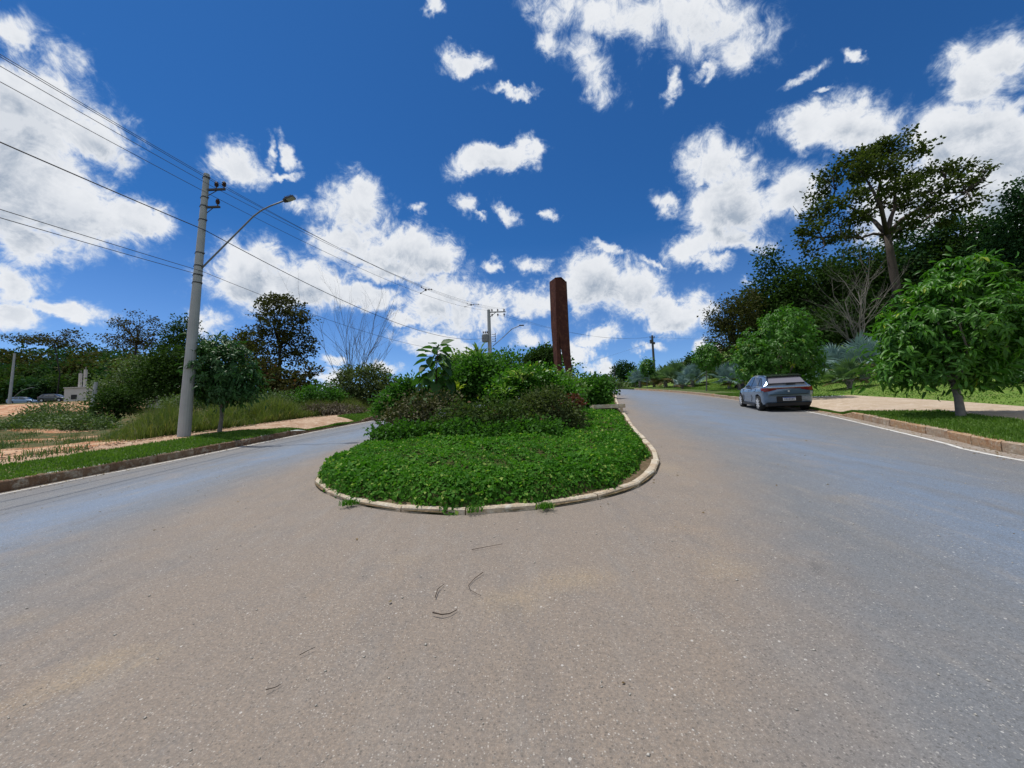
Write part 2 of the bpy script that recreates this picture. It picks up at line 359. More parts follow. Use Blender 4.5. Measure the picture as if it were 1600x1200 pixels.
# ------------------------------------------------------------------ ground, road
def grid_mesh(name, X, Y, Z, m, attrs=None, smooth=True):
    r, c = X.shape; V = np.stack([X, Y, Z], -1).reshape(-1, 3)
    i = np.arange(r - 1)[:, None] * c + np.arange(c - 1)[None]; T = np.stack([i, i + 1, i + c + 1, i + c], -1).reshape(-1, 4)
    me = fastmesh(name, V, T, m, smooth=smooth)
    for k, a in (attrs or {}).items():
        at = me.attributes.new(k, 'FLOAT', 'POINT'); at.data.foreach_set('value', np.ascontiguousarray(a.ravel(), np.float32))
    return me
def road_mat():
    m = bpy.data.materials.new('asphalt'); m.use_nodes = True; t = NT(m.node_tree); b = t.n['Principled BSDF']
    g = t.new('ShaderNodeNewGeometry').outputs['Position']
    dust = t.new('ShaderNodeAttribute', attribute_name='dust').outputs['Fac']
    track = t.new('ShaderNodeAttribute', attribute_name='track').outputs['Fac']
    n_big = t.noise(g, .35, 5, .6); n_mid = t.noise(g, 2.2, 5, .65); n_sp = t.noise(g, 55, 3, .75); n_fine = t.noise(g, 160, 2, .7)
    d = t.math('ADD', dust, t.math('MULTIPLY', t.math('SUBTRACT', n_big, .5), 1.1), clamp=True)
    d = t.math('ADD', d, t.math('MULTIPLY', t.math('SUBTRACT', n_mid, .5), .9), clamp=True)
    c = t.mix(d, (.166, .173, .183, 1), (.252, .202, .158, 1))
    st = t.new('ShaderNodeMapping'); t.l.new(g, st.inputs[0]); st.inputs['Scale'].default_value = (1, .22, 1); st.inputs['Rotation'].default_value = (0, 0, .15)
    streak = t.noise(st.outputs[0], 1.6, 4, .6)
    c = t.mix(t.math('MULTIPLY', track, t.map(streak, .22, .55)), c, (.160, .215, .300, 1))
    # orange soil washed on to the asphalt
    c = t.mix(t.math('MULTIPLY', t.map(t.noise(g, .8, 4, .65), .60, .76), .32), c, (.36, .25, .15, 1))
    c = t.mix(t.math('MULTIPLY', t.map(t.noise(g, 1.7, 5, .7), .56, .70), .22), c, (.12, .115, .11, 1))
    stn = t.new('ShaderNodeAttribute', attribute_name='stain').outputs['Fac']; oil = t.new('ShaderNodeAttribute', attribute_name='oil').outputs['Fac']
    edge = t.math('MULTIPLY', t.math('SUBTRACT', t.noise(g, 5, 5, .7), .5), 1.6)
    c = t.mix(t.math('MULTIPLY', t.map(t.math('ADD', stn, t.math('MULTIPLY', edge, stn)), .2, .9), .5), c, (.38, .285, .17, 1))
    c = t.mix(t.math('MULTIPLY', t.map(t.math('ADD', oil, edge), .5, .95), .5), c, (.07, .07, .075, 1))
    c = t.mix(t.math('MULTIPLY', t.map(t.noise(st.outputs[0], 4.5, 5, .7), .52, .68), .30), c, (.30, .27, .235, 1))
    c = t.mix(t.math('MULTIPLY', t.map(t.noise(st.outputs[0], 3.1, 5, .7), .55, .70), .30), c, (.11, .11, .115, 1))
    c = t.mix(t.map(n_sp, .40, .66), t.mix(.42, c, (.06, .06, .06, 1)), c)
    c = t.mix(t.map(n_fine, .56, .72), c, t.mix(.28, c, (.6, .58, .55, 1)))
    vo = t.new('ShaderNodeTexVoronoi'); t.l.new(g, vo.inputs['Vector']); vo.inputs['Scale'].default_value = 26; vo.inputs['Randomness'].default_value = 1
    sepc = t.new('ShaderNodeSeparateColor'); t.l.new(vo.outputs['Color'], sepc.inputs[0])
    peb = t.math('MULTIPLY', t.math('LESS_THAN', vo.outputs['Distance'], t.math('MULTIPLY', sepc.outputs[1], .22)), t.math('GREATER_THAN', sepc.outputs[0], .86))
    c = t.mix(t.math('MULTIPLY', peb, .5), c, (.62, .60, .56, 1))
    vo2 = t.new('ShaderNodeTexVoronoi'); t.l.new(g, vo2.inputs['Vector']); vo2.inputs['Scale'].default_value = 75
    s2_ = t.new('ShaderNodeSeparateColor'); t.l.new(vo2.outputs['Color'], s2_.inputs[0])
    pale = t.math('MULTIPLY', t.math('LESS_THAN', vo2.outputs['Distance'], .33), t.math('GREATER_THAN', s2_.outputs[0], t.map(t.noise(g, .9, 3, .6), .3, .7, .97, .66)))
    c = t.mix(t.math('MULTIPLY', pale, .38), c, (.55, .52, .47, 1))
    dark = t.math('MULTIPLY', t.math('LESS_THAN', vo2.outputs['Distance'], .4), t.math('GREATER_THAN', s2_.outputs[1], .80))
    c = t.mix(t.math('MULTIPLY', dark, .45), c, (.05, .048, .045, 1))
    t.l.new(c, b.inputs['Base Color']); b.inputs['Specular IOR Level'].default_value = .35
    t.put(t.map(track, 0, 1, .80, .62), b.inputs['Roughness'])
    bn = t.new('ShaderNodeBump'); bn.inputs['Strength'].default_value = .5; bn.inputs['Distance'].default_value = .006
    t.l.new(t.math('ADD', n_sp, n_fine), bn.inputs['Height']); t.l.new(bn.outputs[0], b.inputs['Normal'])
    return m
def soil_mat(name, a, b_, c_=None, bump=.6, sc=1.2):
    m = bpy.data.materials.new(name); m.use_nodes = True; t = NT(m.node_tree); b = t.n['Principled BSDF']
    g = t.new('ShaderNodeNewGeometry').outputs['Position']
    c = t.mix(t.map(t.noise(g, sc, 6, .65), .35, .65), (*a, 1), (*b_, 1))
    if c_: c = t.mix(t.map(t.noise(g, sc * 3.3, 6, .7), .50, .66), c, (*c_, 1))
    c = t.mix(t.map(t.noise(g, 30, 4, .7), .3, .7), t.mix(.3, c, (.02, .02, .02, 1)), c)
    t.l.new(c, b.inputs['Base Color']); b.inputs['Roughness'].default_value = .95; b.inputs['Specular IOR Level'].default_value = .1
    bn = t.new('ShaderNodeBump'); bn.inputs['Strength'].default_value = bump; bn.inputs['Distance'].default_value = .05
    t.l.new(t.noise(g, 12, 6, .7), bn.inputs['Height']); t.l.new(bn.outputs[0], b.inputs['Normal'])
    return m
SCRUBG = soil_mat('scrub_ground', (.05, .075, .025), (.10, .10, .04), (.26, .13, .06))
SANDY = soil_mat('sandy_soil', (.50, .36, .25), (.34, .20, .12), (.60, .48, .36), sc=1.6)
REDS = soil_mat('red_soil', (.27, .10, .045), (.38, .20, .10), (.12, .09, .035), sc=.6)
LAWNG = soil_mat('lawn_ground', (.10, .185, .03), (.15, .235, .04), (.18, .21, .06), bump=.3, sc=.7)
VERG = soil_mat('verge_ground', (.045, .09, .02), (.07, .12, .03), (.22, .15, .08), bump=.3, sc=2)
PAVE = soil_mat('paving_sand', (.52, .42, .32), (.42, .32, .22), (.60, .50, .40), bump=.3, sc=1.5)
KERBM = soil_mat('kerb_concrete', (.42, .34, .25), (.34, .21, .13), (.50, .44, .36), bump=.7, sc=3.5)
KERBR = soil_mat('kerb_dirty_concrete', (.26, .18, .12), (.18, .10, .06), (.46, .40, .32), bump=.8, sc=2.4)
KERBW = soil_mat('painted_kerb', (.62, .55, .43), (.46, .34, .23), (.70, .66, .57), bump=.8, sc=2.2)
PAINT = soil_mat('road_paint', (.66, .65, .62), (.55, .52, .47), (.74, .73, .70), bump=.2, sc=5)
ISOIL = soil_mat('island_soil', (.16, .11, .065), (.10, .08, .04), (.24, .18, .11), sc=4)

# y stations for the road and the sheets beside it
ys = np.concatenate([np.arange(-60, -6, 2), np.arange(-6, 36, .25), np.arange(36, 100, 1.), np.arange(100, 131, 3)])
tt = np.linspace(0, 1, 181)[None, :]
X = KL(ys)[:, None] * (1 - tt) + KR(ys)[:, None] * tt; Yg = np.repeat(ys[:, None], 181, 1); Z = base(X, Yg)
wl = np.interp(Yg, [-60, 0, 4, 7, 10, 14, 20, 30, 60, 130], [-3, -6.0, -6.6, -6.6, -6.35, -5.9, -5.2, -3.4, 4, 14])
wr = np.interp(Yg, [-60, 0, 2, 4, 7, 10, 15, 20, 30, 45, 60, 130], [3.2, 3.9, 4.3, 5.0, 6.0, 6.7, 7.9, 8.9, 11.7, 14.6, 17, 20])
wid = np.interp(Yg, [-60, 0, 8, 20, 60, 130], [.9, .9, 1.0, 1.6, 2.5, 2.5])
trk = np.maximum(np.exp(-((X - wl) / wid) ** 2), np.exp(-((X - wr) / (wid * 1.15)) ** 2))
Lb = np.interp(Yg, [-60, 0, 1.7, 3.3, 5, 8, 12, 20, 45], [-4, -3.2, -3.4, -4.0, -4.9, -5.0, -4.9, -4.2, 1.5]); Rb = np.interp(Yg, [-60, 0, 1.7, 3.3, 5, 7, 9, 12.6, 21, 41], [1.2, 1.2, 1.35, 2.2, 3.1, 3.7, 4.3, 5.0, 6.9, 12])
dst = sstep(-1.0, 1.0, X - Lb) * sstep(-.9, .9, Rb - X) + .30 * sstep(1.6, .2, KR(Yg) - X) + .25 * sstep(1.2, .2, X - KL(Yg))
def spots(lst):
    a = np.zeros_like(X)
    for (px, py, rx, ry, st_) in lst:
        d_ = ray(px, py); q_ = CAM + d_ * (-1.6 / (d_[2] - .085 * d_[1] - .008 * d_[0])); ex = ray(px + rx, py); ex = CAM + ex * (-1.6 / (ex[2] - .085 * ex[1] - .008 * ex[0])); ey = ray(px, py + ry); ey = CAM + ey * (-1.6 / (ey[2] - .085 * ey[1] - .008 * ey[0]))
        a = np.maximum(a, st_ * np.exp(-((X - q_[0]) / (abs(ex[0] - q_[0]) + .02)) ** 2 - ((Yg - q_[1]) / (abs(ey[1] - q_[1]) + .02)) ** 2))
    return a
stain = spots([(170, 1040, 70, 22, 1), (90, 1070, 70, 20, .8), (800, 940, 60, 26, .8), (900, 905, 70, 20, .8), (1130, 885, 60, 18, .7), (60, 960, 60, 14, .6), (1040, 730, 26, 20, .7), (640, 870, 60, 12, .4), (985, 1150, 70, 30, .5), (700, 1170, 60, 24, .5), (1330, 780, 60, 12, .5)])
oil = spots([(1270, 885, 22, 9, .9), (1385, 818, 20, 5, .9), (1480, 830, 18, 5, .9), (1265, 866, 12, 5, .7), (1210, 780, 14, 4, .6), (1385, 1040, 20, 8, .6)])
road = link('road', grid_mesh('road', X, Yg, Z, road_mat(), {'dust': dst, 'track': trk, 'stain': stain, 'oil': oil})); tag(road, kind='structure')

def strip(name, side, f0, f1, m, y0, y1, nd=8, dz=0., kind='structure', fn=None):
    yy = ys[(ys >= y0) & (ys <= y1)]; u = np.linspace(0, 1, nd)[None, :]
    D = np.asarray(f0(yy), float)[:, None] * (1 - u) + np.asarray(f1(yy), float)[:, None] * u
    Yq = np.repeat(yy[:, None], nd, 1); Xq = (KR(yy)[:, None] + D) if side > 0 else (KL(yy)[:, None] - D)
    if side < 0: Xq = Xq[:, ::-1]; Yq = Yq[:, ::-1]
    o = link(name, grid_mesh(name, Xq, Yq, terr(Xq, Yq) + dz, m)); tag(o, kind=kind); return o
k_ = lambda v: (lambda y: np.full(len(y), v))
strip('verge', 1, k_(.14), lambda y: .14 + wR(y), VERG, -60, 60, 8)
strip('verge', -1, k_(.14), lambda y: .14 + wL(y), VERG, -60, 60, 8)
paving = strip('paving', 1, lambda y: .14 + wR(y), lambda y: np.full(len(y), 5.1), PAVE, -60, 21.5, 12)
path = strip('path', -1, lambda y: .14 + wL(y), lambda y: 3.2 + .35 * np.sin(y * 1.1) + .2 * np.sin(y * 2.9), SANDY, -60, 24, 12)
# lawn right, field left, out to the horizon
def side_sheet(name, side, f0, m, dmax, cols=70, y0=-60, y1=130):
    yy = ys[(ys >= y0) & (ys <= y1)]; g = np.concatenate([[0], np.geomspace(.3, dmax, cols)])[None, :]
    D = np.asarray(f0(yy), float)[:, None] + g; Yq = np.repeat(yy[:, None], g.shape[1], 1)
    Xq = (KR(yy)[:, None] + D) if side > 0 else (KL(yy)[:, None] - D)
    if side < 0: Xq = Xq[:, ::-1]; Yq = Yq[:, ::-1]
    o = link(name, grid_mesh(name, Xq, Yq, terr(Xq, Yq), m)); tag(o, kind='structure'); return o
def d_lawn(y): return np.where(y <= 21.5, 5.1, np.where(y <= 60, .14 + wR(y), .14))
def d_field(y): return np.where(y <= 24, 3.2 + .35 * np.sin(y * 1.1) + .2 * np.sin(y * 2.9), np.where(y <= 60, .14 + wL(y), .14))
side_sheet('lawn', 1, d_lawn, LAWNG, 500)
def field_mat():
    m = SCRUBG.copy(); m.name = 'field_ground'; t = NT(m.node_tree); b = t.n['Principled BSDF']
    src = b.inputs['Base Color'].links[0].from_socket
    a = t.new('ShaderNodeAttribute', attribute_name='bare').outputs['Fac']
    g = t.new('ShaderNodeNewGeometry').outputs['Position']
    f = t.math('ADD', a, t.math('MULTIPLY', t.math('SUBTRACT', t.noise(g, .8, 5, .65), .5), 1.2))
    red = t.mix(t.map(t.noise(g, 1.3, 5, .7), .40, .62), (.50, .34, .22, 1), (.30, .12, .055, 1))
    t.l.new(t.mix(t.map(f, .35, .6), src, red), b.inputs['Base Color']); return m
fld = side_sheet('field', -1, d_field, field_mat(), 500)
def bare_spots(me, spots):
    n = len(me.vertices); V = np.empty(n * 3, np.float32); me.vertices.foreach_get('co', V); V = V.reshape(-1, 3); a = np.zeros(n)
    for (x, y, rx, ry, s) in spots: a = np.maximum(a, s * np.exp(-(((V[:, 0] - x) / rx) ** 2 + ((V[:, 1] - y) / ry) ** 2)))
    at = me.attributes.new('bare', 'FLOAT', 'POINT'); at.data.foreach_set('value', a.astype(np.float32))
sp = []
for (px, py, rx, ry, s_) in [(40, 690, 5.5, 2.2, 1.0), (90, 700, 3, 1.6, 1.0), (150, 705, 2.2, 1.0, .9), (10, 712, 4, 1.5, .95), (25, 645, 16, 6, 1.0), (60, 672, 4, 1.2, .9), (20, 640, 20, 9, .9)]:
    q = gnd(px, py); sp.append((q[0], q[1], rx, ry, s_))
sp += [(-118, 112, 34, 9, 1.1), (-95, 108, 22, 7, .9)]
bare_spots(fld.data, sp)
# the land beyond the crest and behind the camera
yb = np.concatenate([np.arange(130, 200, 6), np.geomspace(200, 700, 14)]); xb = np.concatenate([-np.geomspace(40, 700, 26)[::-1], np.linspace(-38, 38, 16), np.geomspace(40, 700, 26)])
Xb, Yb = np.meshgrid(xb, yb); tag(link('hills', grid_mesh('hills', Xb, Yb, terr(Xb, Yb) - .03 * np.clip(Yb - 140, 0, 400) * .3, SCRUBG)), kind='structure')
yb = np.array([-700, -400, -200, -120, -80, -60.]); Xb, Yb = np.meshgrid(xb, yb); tag(link('ground', grid_mesh('ground', Xb, Yb, terr(Xb, Yb) - .05, SCRUBG)), kind='structure')

# ------------------------------------------------------------------ kerbs, stone by stone, and painted edge lines
def kerb(label, line, w, hfun, gap, length, m, y0, y1, lift=0., jit=.012, outward=1, mats=None, base_m=None):
    """stones along a polyline; the inner (road) face follows the line, the body lies to the outward side"""
    pts = np.array(line); seg = np.r_[0, np.cumsum(np.linalg.norm(np.diff(pts, axis=0), axis=1))]
    def at(s): return np.array([np.interp(s, seg, pts[:, 0]), np.interp(s, seg, pts[:, 1])])
    def nor(s):
        d = at(s + .15) - at(s - .15); d /= np.linalg.norm(d) + 1e-9; return np.array([-d[1], d[0]]) * outward
    bed = MB(); stones = []; s = 0.
    while s < seg[-1] - length:
        L = length * (1 if length < 1.2 else 1)
        a, b_ = s + gap / 2, s + L - gap / 2; c = at(s + L / 2)
        if y0 <= c[1] <= y1: stones.append((a, b_, s, s + L))
        s += L
    root = None
    for (a, b_, s0, s1) in stones:   # mortar bed under and between the stones
        A, B = at(s0), at(s1); nA, nB = nor(s0), nor(s1); hA, hB = hfun(A[1]) - .015, hfun(B[1]) - .015
        q = []
        for (p, n, h) in ((A, nA, hA), (B, nB, hB)):
            z = float(base(p[0], p[1]))
            for off, zz in ((.012, -.06), (.012, h), (w - .012, h), (w - .012, -.06)): q.append((p[0] + n[0] * off, p[1] + n[1] * off, z + zz + lift))
        bed.add(q, [(0, 4, 5, 1), (1, 5, 6, 2), (2, 6, 7, 3)])
    root = bed.build('kerb', base_m or m); tag(root, label, None, None, 'structure')
    for (a, b_, s0, s1) in stones:
        ko = MB(); A, B = at(a), at(b_); nA, nB = nor(a), nor(b_); j = random.uniform(-jit, jit); jo = random.uniform(-jit, jit) * .7; q = []
        for (p, n, e) in ((A, nA, 0), (B, nB, 1)):
            z = float(base(p[0], p[1])) + lift + random.uniform(-jit, jit) * .5; h = hfun(p[1]) + j
            for off, zz in ((0, -.05), (0, h - .02), (.022, h), (w - .01, h + .002), (w, h - .015), (w, -.05)): q.append((p[0] + n[0] * (off + jo), p[1] + n[1] * (off + jo), z + zz))
        f = [(i, i + 6, i + 7, i + 1) for i in range(5)] + [(0, 1, 2, 3, 4, 5), (11, 10, 9, 8, 7, 6)]
        c = np.mean(q, 0); ko.add(q, f)
        ko.build('kerb_stone', (random.choice(mats) if mats else m), root, origin=c)
    return root
KERBM2 = soil_mat('kerb_orange_concrete', (.44, .30, .18), (.36, .20, .11), (.50, .42, .32), bump=.7, sc=4)
KERBR2 = soil_mat('kerb_dirty_pale', (.30, .22, .15), (.16, .09, .055), (.44, .38, .30), bump=.8, sc=2.4)
kerb('right kerb of tan concrete stones', KRp, .14, lambda y: float(hkR(y)), .02, .8, KERBM, 1, 62, outward=-1, mats=[KERBM, KERBM2, KERBM], base_m=KERBR)
kerb('left kerb of soil stained brown stones', KLp, .14, lambda y: float(hkL(y)), .02, 1.0, KERBR, 1, 45, outward=1, mats=[KERBR, KERBR2, KERBR], base_m=KERBR)
kerb('painted cream kerb round the planted island', ISL, .17, lambda y: .075, .016, .9, KERBW, 4, 62, jit=.008, outward=1, mats=[KERBW], base_m=ISOIL)
def line(name, side, off, w, m, y0, y1, dz=.004, gut=False):
    yy = np.arange(y0, y1, .5); K = KR if side > 0 else KL
    X0 = K(yy) - side * (off + w); X1 = K(yy) - side * off
    Xq = np.stack([X0, X1], 1) if side > 0 else np.stack([X1, X0], 1); Yq = np.stack([yy, yy], 1)
    tag(link(name, grid_mesh(name, Xq, Yq, base(Xq, Yq) + dz, m)), kind='structure')
line('edge_line', 1, .34, .10, PAINT, -20, 24); line('edge_line', -1, .16, .09, PAINT, -20, 21)
GUT = soil_mat('gutter_concrete', (.34, .30, .26), (.28, .22, .17), (.40, .36, .31), sc=3)
line('gutter', 1, .02, .30, GUT, -20, 60); line('gutter', -1, .01, .13, GUT, -20, 45)

# ------------------------------------------------------------------ island
rows = np.unique(np.concatenate([np.arange(4.95, 12, .12), np.arange(12, 79, .6)]))
def isl_bounds(y):
    xs = []
    for i in range(len(ISL) - 1):
        (x0, y0), (x1, y1) = ISL[i], ISL[i + 1]
        if (y0 - y) * (y1 - y) <= 0 and y0 != y1: xs.append(x0 + (x1 - x0) * (y - y0) / (y1 - y0))
    return (min(xs), max(xs)) if len(xs) > 1 else None
bd = [(y, isl_bounds(y)) for y in rows]; bd = [(y, b) for y, b in bd if b]
u = (1 - np.cos(np.linspace(0, math.pi, 60))) / 2
yr = np.array([b[0] for b in bd]); xl = np.array([b[1][0] for b in bd]); xr = np.array([b[1][1] for b in bd])
Xi = xl[:, None] + (xr - xl)[:, None] * u[None]; Yi = np.repeat(yr[:, None], 60, 1)
di = isl_dist(Xi.ravel(), Yi.ravel()).reshape(Xi.shape)
tag(link('island', grid_mesh('island', Xi, Yi, base(Xi, Yi) + .03 + .05 * np.clip(di / .15, 0, 1) + .12 * sstep(.3, 2.5, di), ISOIL)), kind='structure')
def inset(x, y):   # how far the ground cover stays back from the kerb line
    return .11 + .14 * sstep(1.6, 3.2, x) * sstep(5.5, 7, y) + .18 * np.exp(-(((x - 2.1) / 1.0) ** 2 + ((y - 6.5) / 1.2) ** 2)) + .05 * np.sin(x * 5 + y * 3) + .03 * np.sin(x * 13 - y * 7)
def mound_h(x, y, d=None):
    d = isl_d(x, y) if d is None else d
    e = np.clip((d - inset(x, y)) / .42, 0, 1)
    return (.04 + .30 * np.sqrt(1 - (1 - e) ** 2) + .14 * sstep(.4, 3, d) + .035 * sn(x, y, 4.0) * e + .02 * sn(x, y, 9.0, 1) * e) * (1 - .35 * sstep(13, 18, y))
mnd = fastmesh  # alias kept short
covz = np.where(di > inset(Xi, Yi) - .05, mound_h(Xi.ravel(), Yi.ravel(), di.ravel()).reshape(Xi.shape) - .05, .02)
sel = yr < 34
COVB = mat('cover_bed', (.030, .065, .012), 1.0, col2=(.07, .055, .03), scale=6, spec=0)
core = link('ground_cover_bed', grid_mesh('ground_cover_bed', Xi[sel], Yi[sel], (base(Xi, Yi) + covz)[sel], COVB)); tag(core, 'dense green bed under the low leafy plants of the island', 'ground cover', None, 'stuff')
def scatter_island(n, y0, y1, dmin=0., dmax=99):
    out = []
    tot = 0
    while tot < n:
        x = rng.uniform(-4.2, 9, n * 2); y = rng.uniform(y0, y1, n * 2); b0 = np.interp(y, yr, xl); b1 = np.interp(y, yr, xr)
        k = (x > b0) & (x < b1); x, y = x[k], y[k]; d = isl_d(x, y); k = (d > inset(x, y) - .02 + dmin) & (d < dmax); out.append(np.stack([x[k], y[k], d[k]], 1)); tot += k.sum()
    return np.concatenate(out)[:n]
parts = []
for (n, y0, y1, dm, sz) in ((34000, 4.8, 9.5, 99, .058), (24000, 4.8, 9.5, 1.0, .055), (22000, 9.5, 20, 99, .085), (9000, 20, 34, 99, .12)):
    q = scatter_island(n, y0, y1, 0, dm); x, y, d = q.T; h = mound_h(x, y, d)
    e = 1e-2; gx = (mound_h(x + e, y) - h) / e; gy = (mound_h(x, y + e) - h) / e
    N = nrm(np.stack([-gx, -gy, np.ones(n)], 1)); fall = np.clip(np.linalg.norm(np.stack([gx, gy], 1), axis=1) / 2, 0, 1)
    hh = h - rng.random(n) * .05 * 1 - fall * rng.random(n) * h * .7 + .01
    C = np.stack([x, y, base(x, y) + hh], 1) + N * (rng.random(n)[:, None] * .05 - .01)
    nn = nrm(N + rng.normal(0, .55, (n, 3))); dd = np.cross(nn, rng.normal(0, 1, (n, 3)))
    patch = .75 + .45 * np.clip(.5 + .5 * sn(x, y, 1.9, 2), 0, 1.3); keep_ = (sn(x, y, 3.3, 4) + rng.normal(0, .5, n)) > -1.45; sel_ = keep_ | (d < .6)
    parts.append((C[sel_], dd[sel_], nn[sel_], (sz * rng.uniform(.45, 1.45, n) * patch)[sel_]))
C = np.concatenate([p[0] for p in parts]); Dd = np.concatenate([p[1] for p in parts]); Nn = np.concatenate([p[2] for p in parts]); sz = np.concatenate([p[3] for p in parts])
tag(link('ground_cover', leaf_mesh('ground_cover', C, Dd, Nn, sz, .36, 'oval', LM['cover'])), 'low bright green leafy ground cover mounded over the front of the island', 'ground cover', None, 'stuff')

# concrete inspection slab on the island's right side
cb = onT(4.55, 18.6); z0 = float(base(4.55, 18.6))
o = MB().box((0, 0, .24), (1.5, .9, .18)).box((.55, -.46, .10), (.12, .06, .28)).build('concrete_slab', KERBW, None)
o.location = (4.55, 18.6, z0 + .12); tag(o, 'flat cream concrete slab sticking out of the island plants near its right kerb', 'slab')

# ------------------------------------------------------------------ grass
def scatter_strip(side, f0, f1, y0, y1, n, ybias=1.0):
    y = y0 + (y1 - y0) * rng.random(n) ** ybias; a = f0(y); b = f1(y); d = a + (b - a) * rng.random(n)
    x = KR(y) + d if side > 0 else KL(y) - d
    return np.stack([x, y, terr(x, y)], 1), d
def grass(name, label, side, f0, f1, y0, y1, n, h, w, lean, m, ybias=1.):
    C, d = scatter_strip(side, f0, f1, y0, y1, n, ybias); k = (sn(C[:, 0], C[:, 1], 2.1) + rng.normal(0, .3, n) > -1.25); C = C[k]; n = len(C)
    hh = h * rng.uniform(.5, 1.15, n) * (1 + .25 * sn(C[:, 0], C[:, 1], 1.7)); ww = w * (1 + C[:, 1] / 14)
    o = link(name, blades(name, C - np.array([0, 0, .01]), hh, ww, lean, m)); return tag(o, label, 'grass', None, 'stuff')
grass('verge_grass', 'short bright green grass between the left kerb and the sandy path', -1, k_(.02), lambda y: .16 + wL(y), 1, 30, 70000, .085, .012, .8, LM['grass'], 1.2)
grass('verge_grass', 'short green grass wedge behind the tan kerb at the right edge', 1, k_(.06), lambda y: .16 + wR(y), 1, 30, 70000, .085, .012, .8, LM['grass'], 1.2)
grass('lawn_grass', 'mown lawn rising beyond the paving on the right', 1, lambda y: d_lawn(y), lambda y: d_lawn(y) + 16, 4, 58, 90000, .07, .02, .9, LM['lawn'], .9)
# tall wild grass on the left
def tall():
    n = 85000; y = 11.5 + 24 * rng.random(n) ** .9; lo = np.interp(y, [11, 13, 16, 22, 26, 40], [3.9, 3.5, 3.3, 3.4, 2.6, 2.6]); d = lo + (1 - lo / 14) * 9 * rng.random(n) ** 1.3
    x = KL(y) - d; px = x / y; k = (x / y > -1.04 + .05 * sn(x, y, 1.1) - .05 * rng.random(n) ** 2) & (sn(x, y, 1.2, 3) > -1.2)
    x, y, d, lo = x[k], y[k], d[k], lo[k]; C = np.stack([x, y, terr(x, y) - .02], 1); n = len(C)
    rise = .45 + .55 * np.clip((d - lo) / 1.2, 0, 1)
    h = (.35 + .85 * rng.random(n) ** 1.4) * rise * (1 + .38 * sn(x, y, .9, 5) + .2 * sn(x, y, 2.7, 1)) * np.interp(y, [11, 18, 26], [.95, 1.0, .8])
    h = h * np.clip((x / y + 1.05) / .14, .22, 1)
    tag(link('tall_grass', blades('tall_grass', C, h, .013 * (1 + y / 22), .75, LM['tall'])), 'tall yellow green wild grass behind the sandy path on the left', 'grass', None, 'stuff')
tall()

# ------------------------------------------------------------------ foliage helpers
def crown_pts(blobs, n, clump, per, shell=.55, seed=None):
    """leaf positions in clumps through a union of ellipsoids -> points, outward directions, clump centres"""
    B = np.array(blobs, float); vol = (B[:, 3] * B[:, 4] * B[:, 5]) ** (2 / 3.); pr = vol / vol.sum(); nc = max(3, n // per)
    ib = rng.choice(len(B), nc, p=pr); v = nrm(rng.normal(0, 1, (nc, 3))); r = (shell + (1 - shell) * rng.random(nc)) * rng.uniform(.86, 1.1, nc)
    c = B[ib, :3] + v * r[:, None] * B[ib, 3:]
    k = np.repeat(np.arange(nc), per); off = rng.normal(0, 1, (len(k), 3)) * clump * np.array([1, 1, .72])
    p = c[k] + off; out = nrm(v[k] * .9 + nrm(off) * .8)
    return p, out, c, k
def pxblobs(lst, Y, zs=1.0, dep=None):
    o = []
    for b in lst:
        px, py, rx, ry = b[:4]; dy = b[4] if len(b) > 4 else 0
        q = P(px, py, Y + dy); s = (Y + dy) / FOC; a = rx * s; c = ry * s * zs; o.append((*q, a, dep or (a * .8 + c * .2), c))
    return o
def foliage(name, blobs, n, clump, per, size, wid, kind, m, droop=.3, shell=.55, parent=None, upb=.5):
    p, out, c, k = crown_pts(blobs, n, clump, per, shell); N = len(p)
    D = nrm(out + rng.normal(0, .45, (N, 3)) + np.array([0, 0, -droop])); Nn = nrm(rng.normal(0, .5, (N, 3)) + out * .5 + np.array([0, 0, upb]))
    tint = np.clip(rng.random(len(c))[k] * .55 + rng.random(N) * .5, 0, 1)
    return p, D, Nn, size * rng.uniform(.65, 1.25, N), tint, c
def limbs(mb, fork, centres, r0, k=5, n=10, sag=.15, mi=0):
    cs = centres[rng.choice(len(centres), min(n, len(centres)), replace=False)]
    for c in cs:
        a = np.array(fork, float); b = np.array(c, float); L = np.linalg.norm(b - a); m1 = a * .6 + b * .4 + np.array([0, 0, L * sag]) + rng.normal(0, .06, 3) * L; m2 = a * .28 + b * .72 + np.array([0, 0, L * sag * .6]) + rng.normal(0, .05, 3) * L
        mb.tube([a, m1, m2, b], [r0, r0 * .62, r0 * .4, r0 * .12], k, mi)
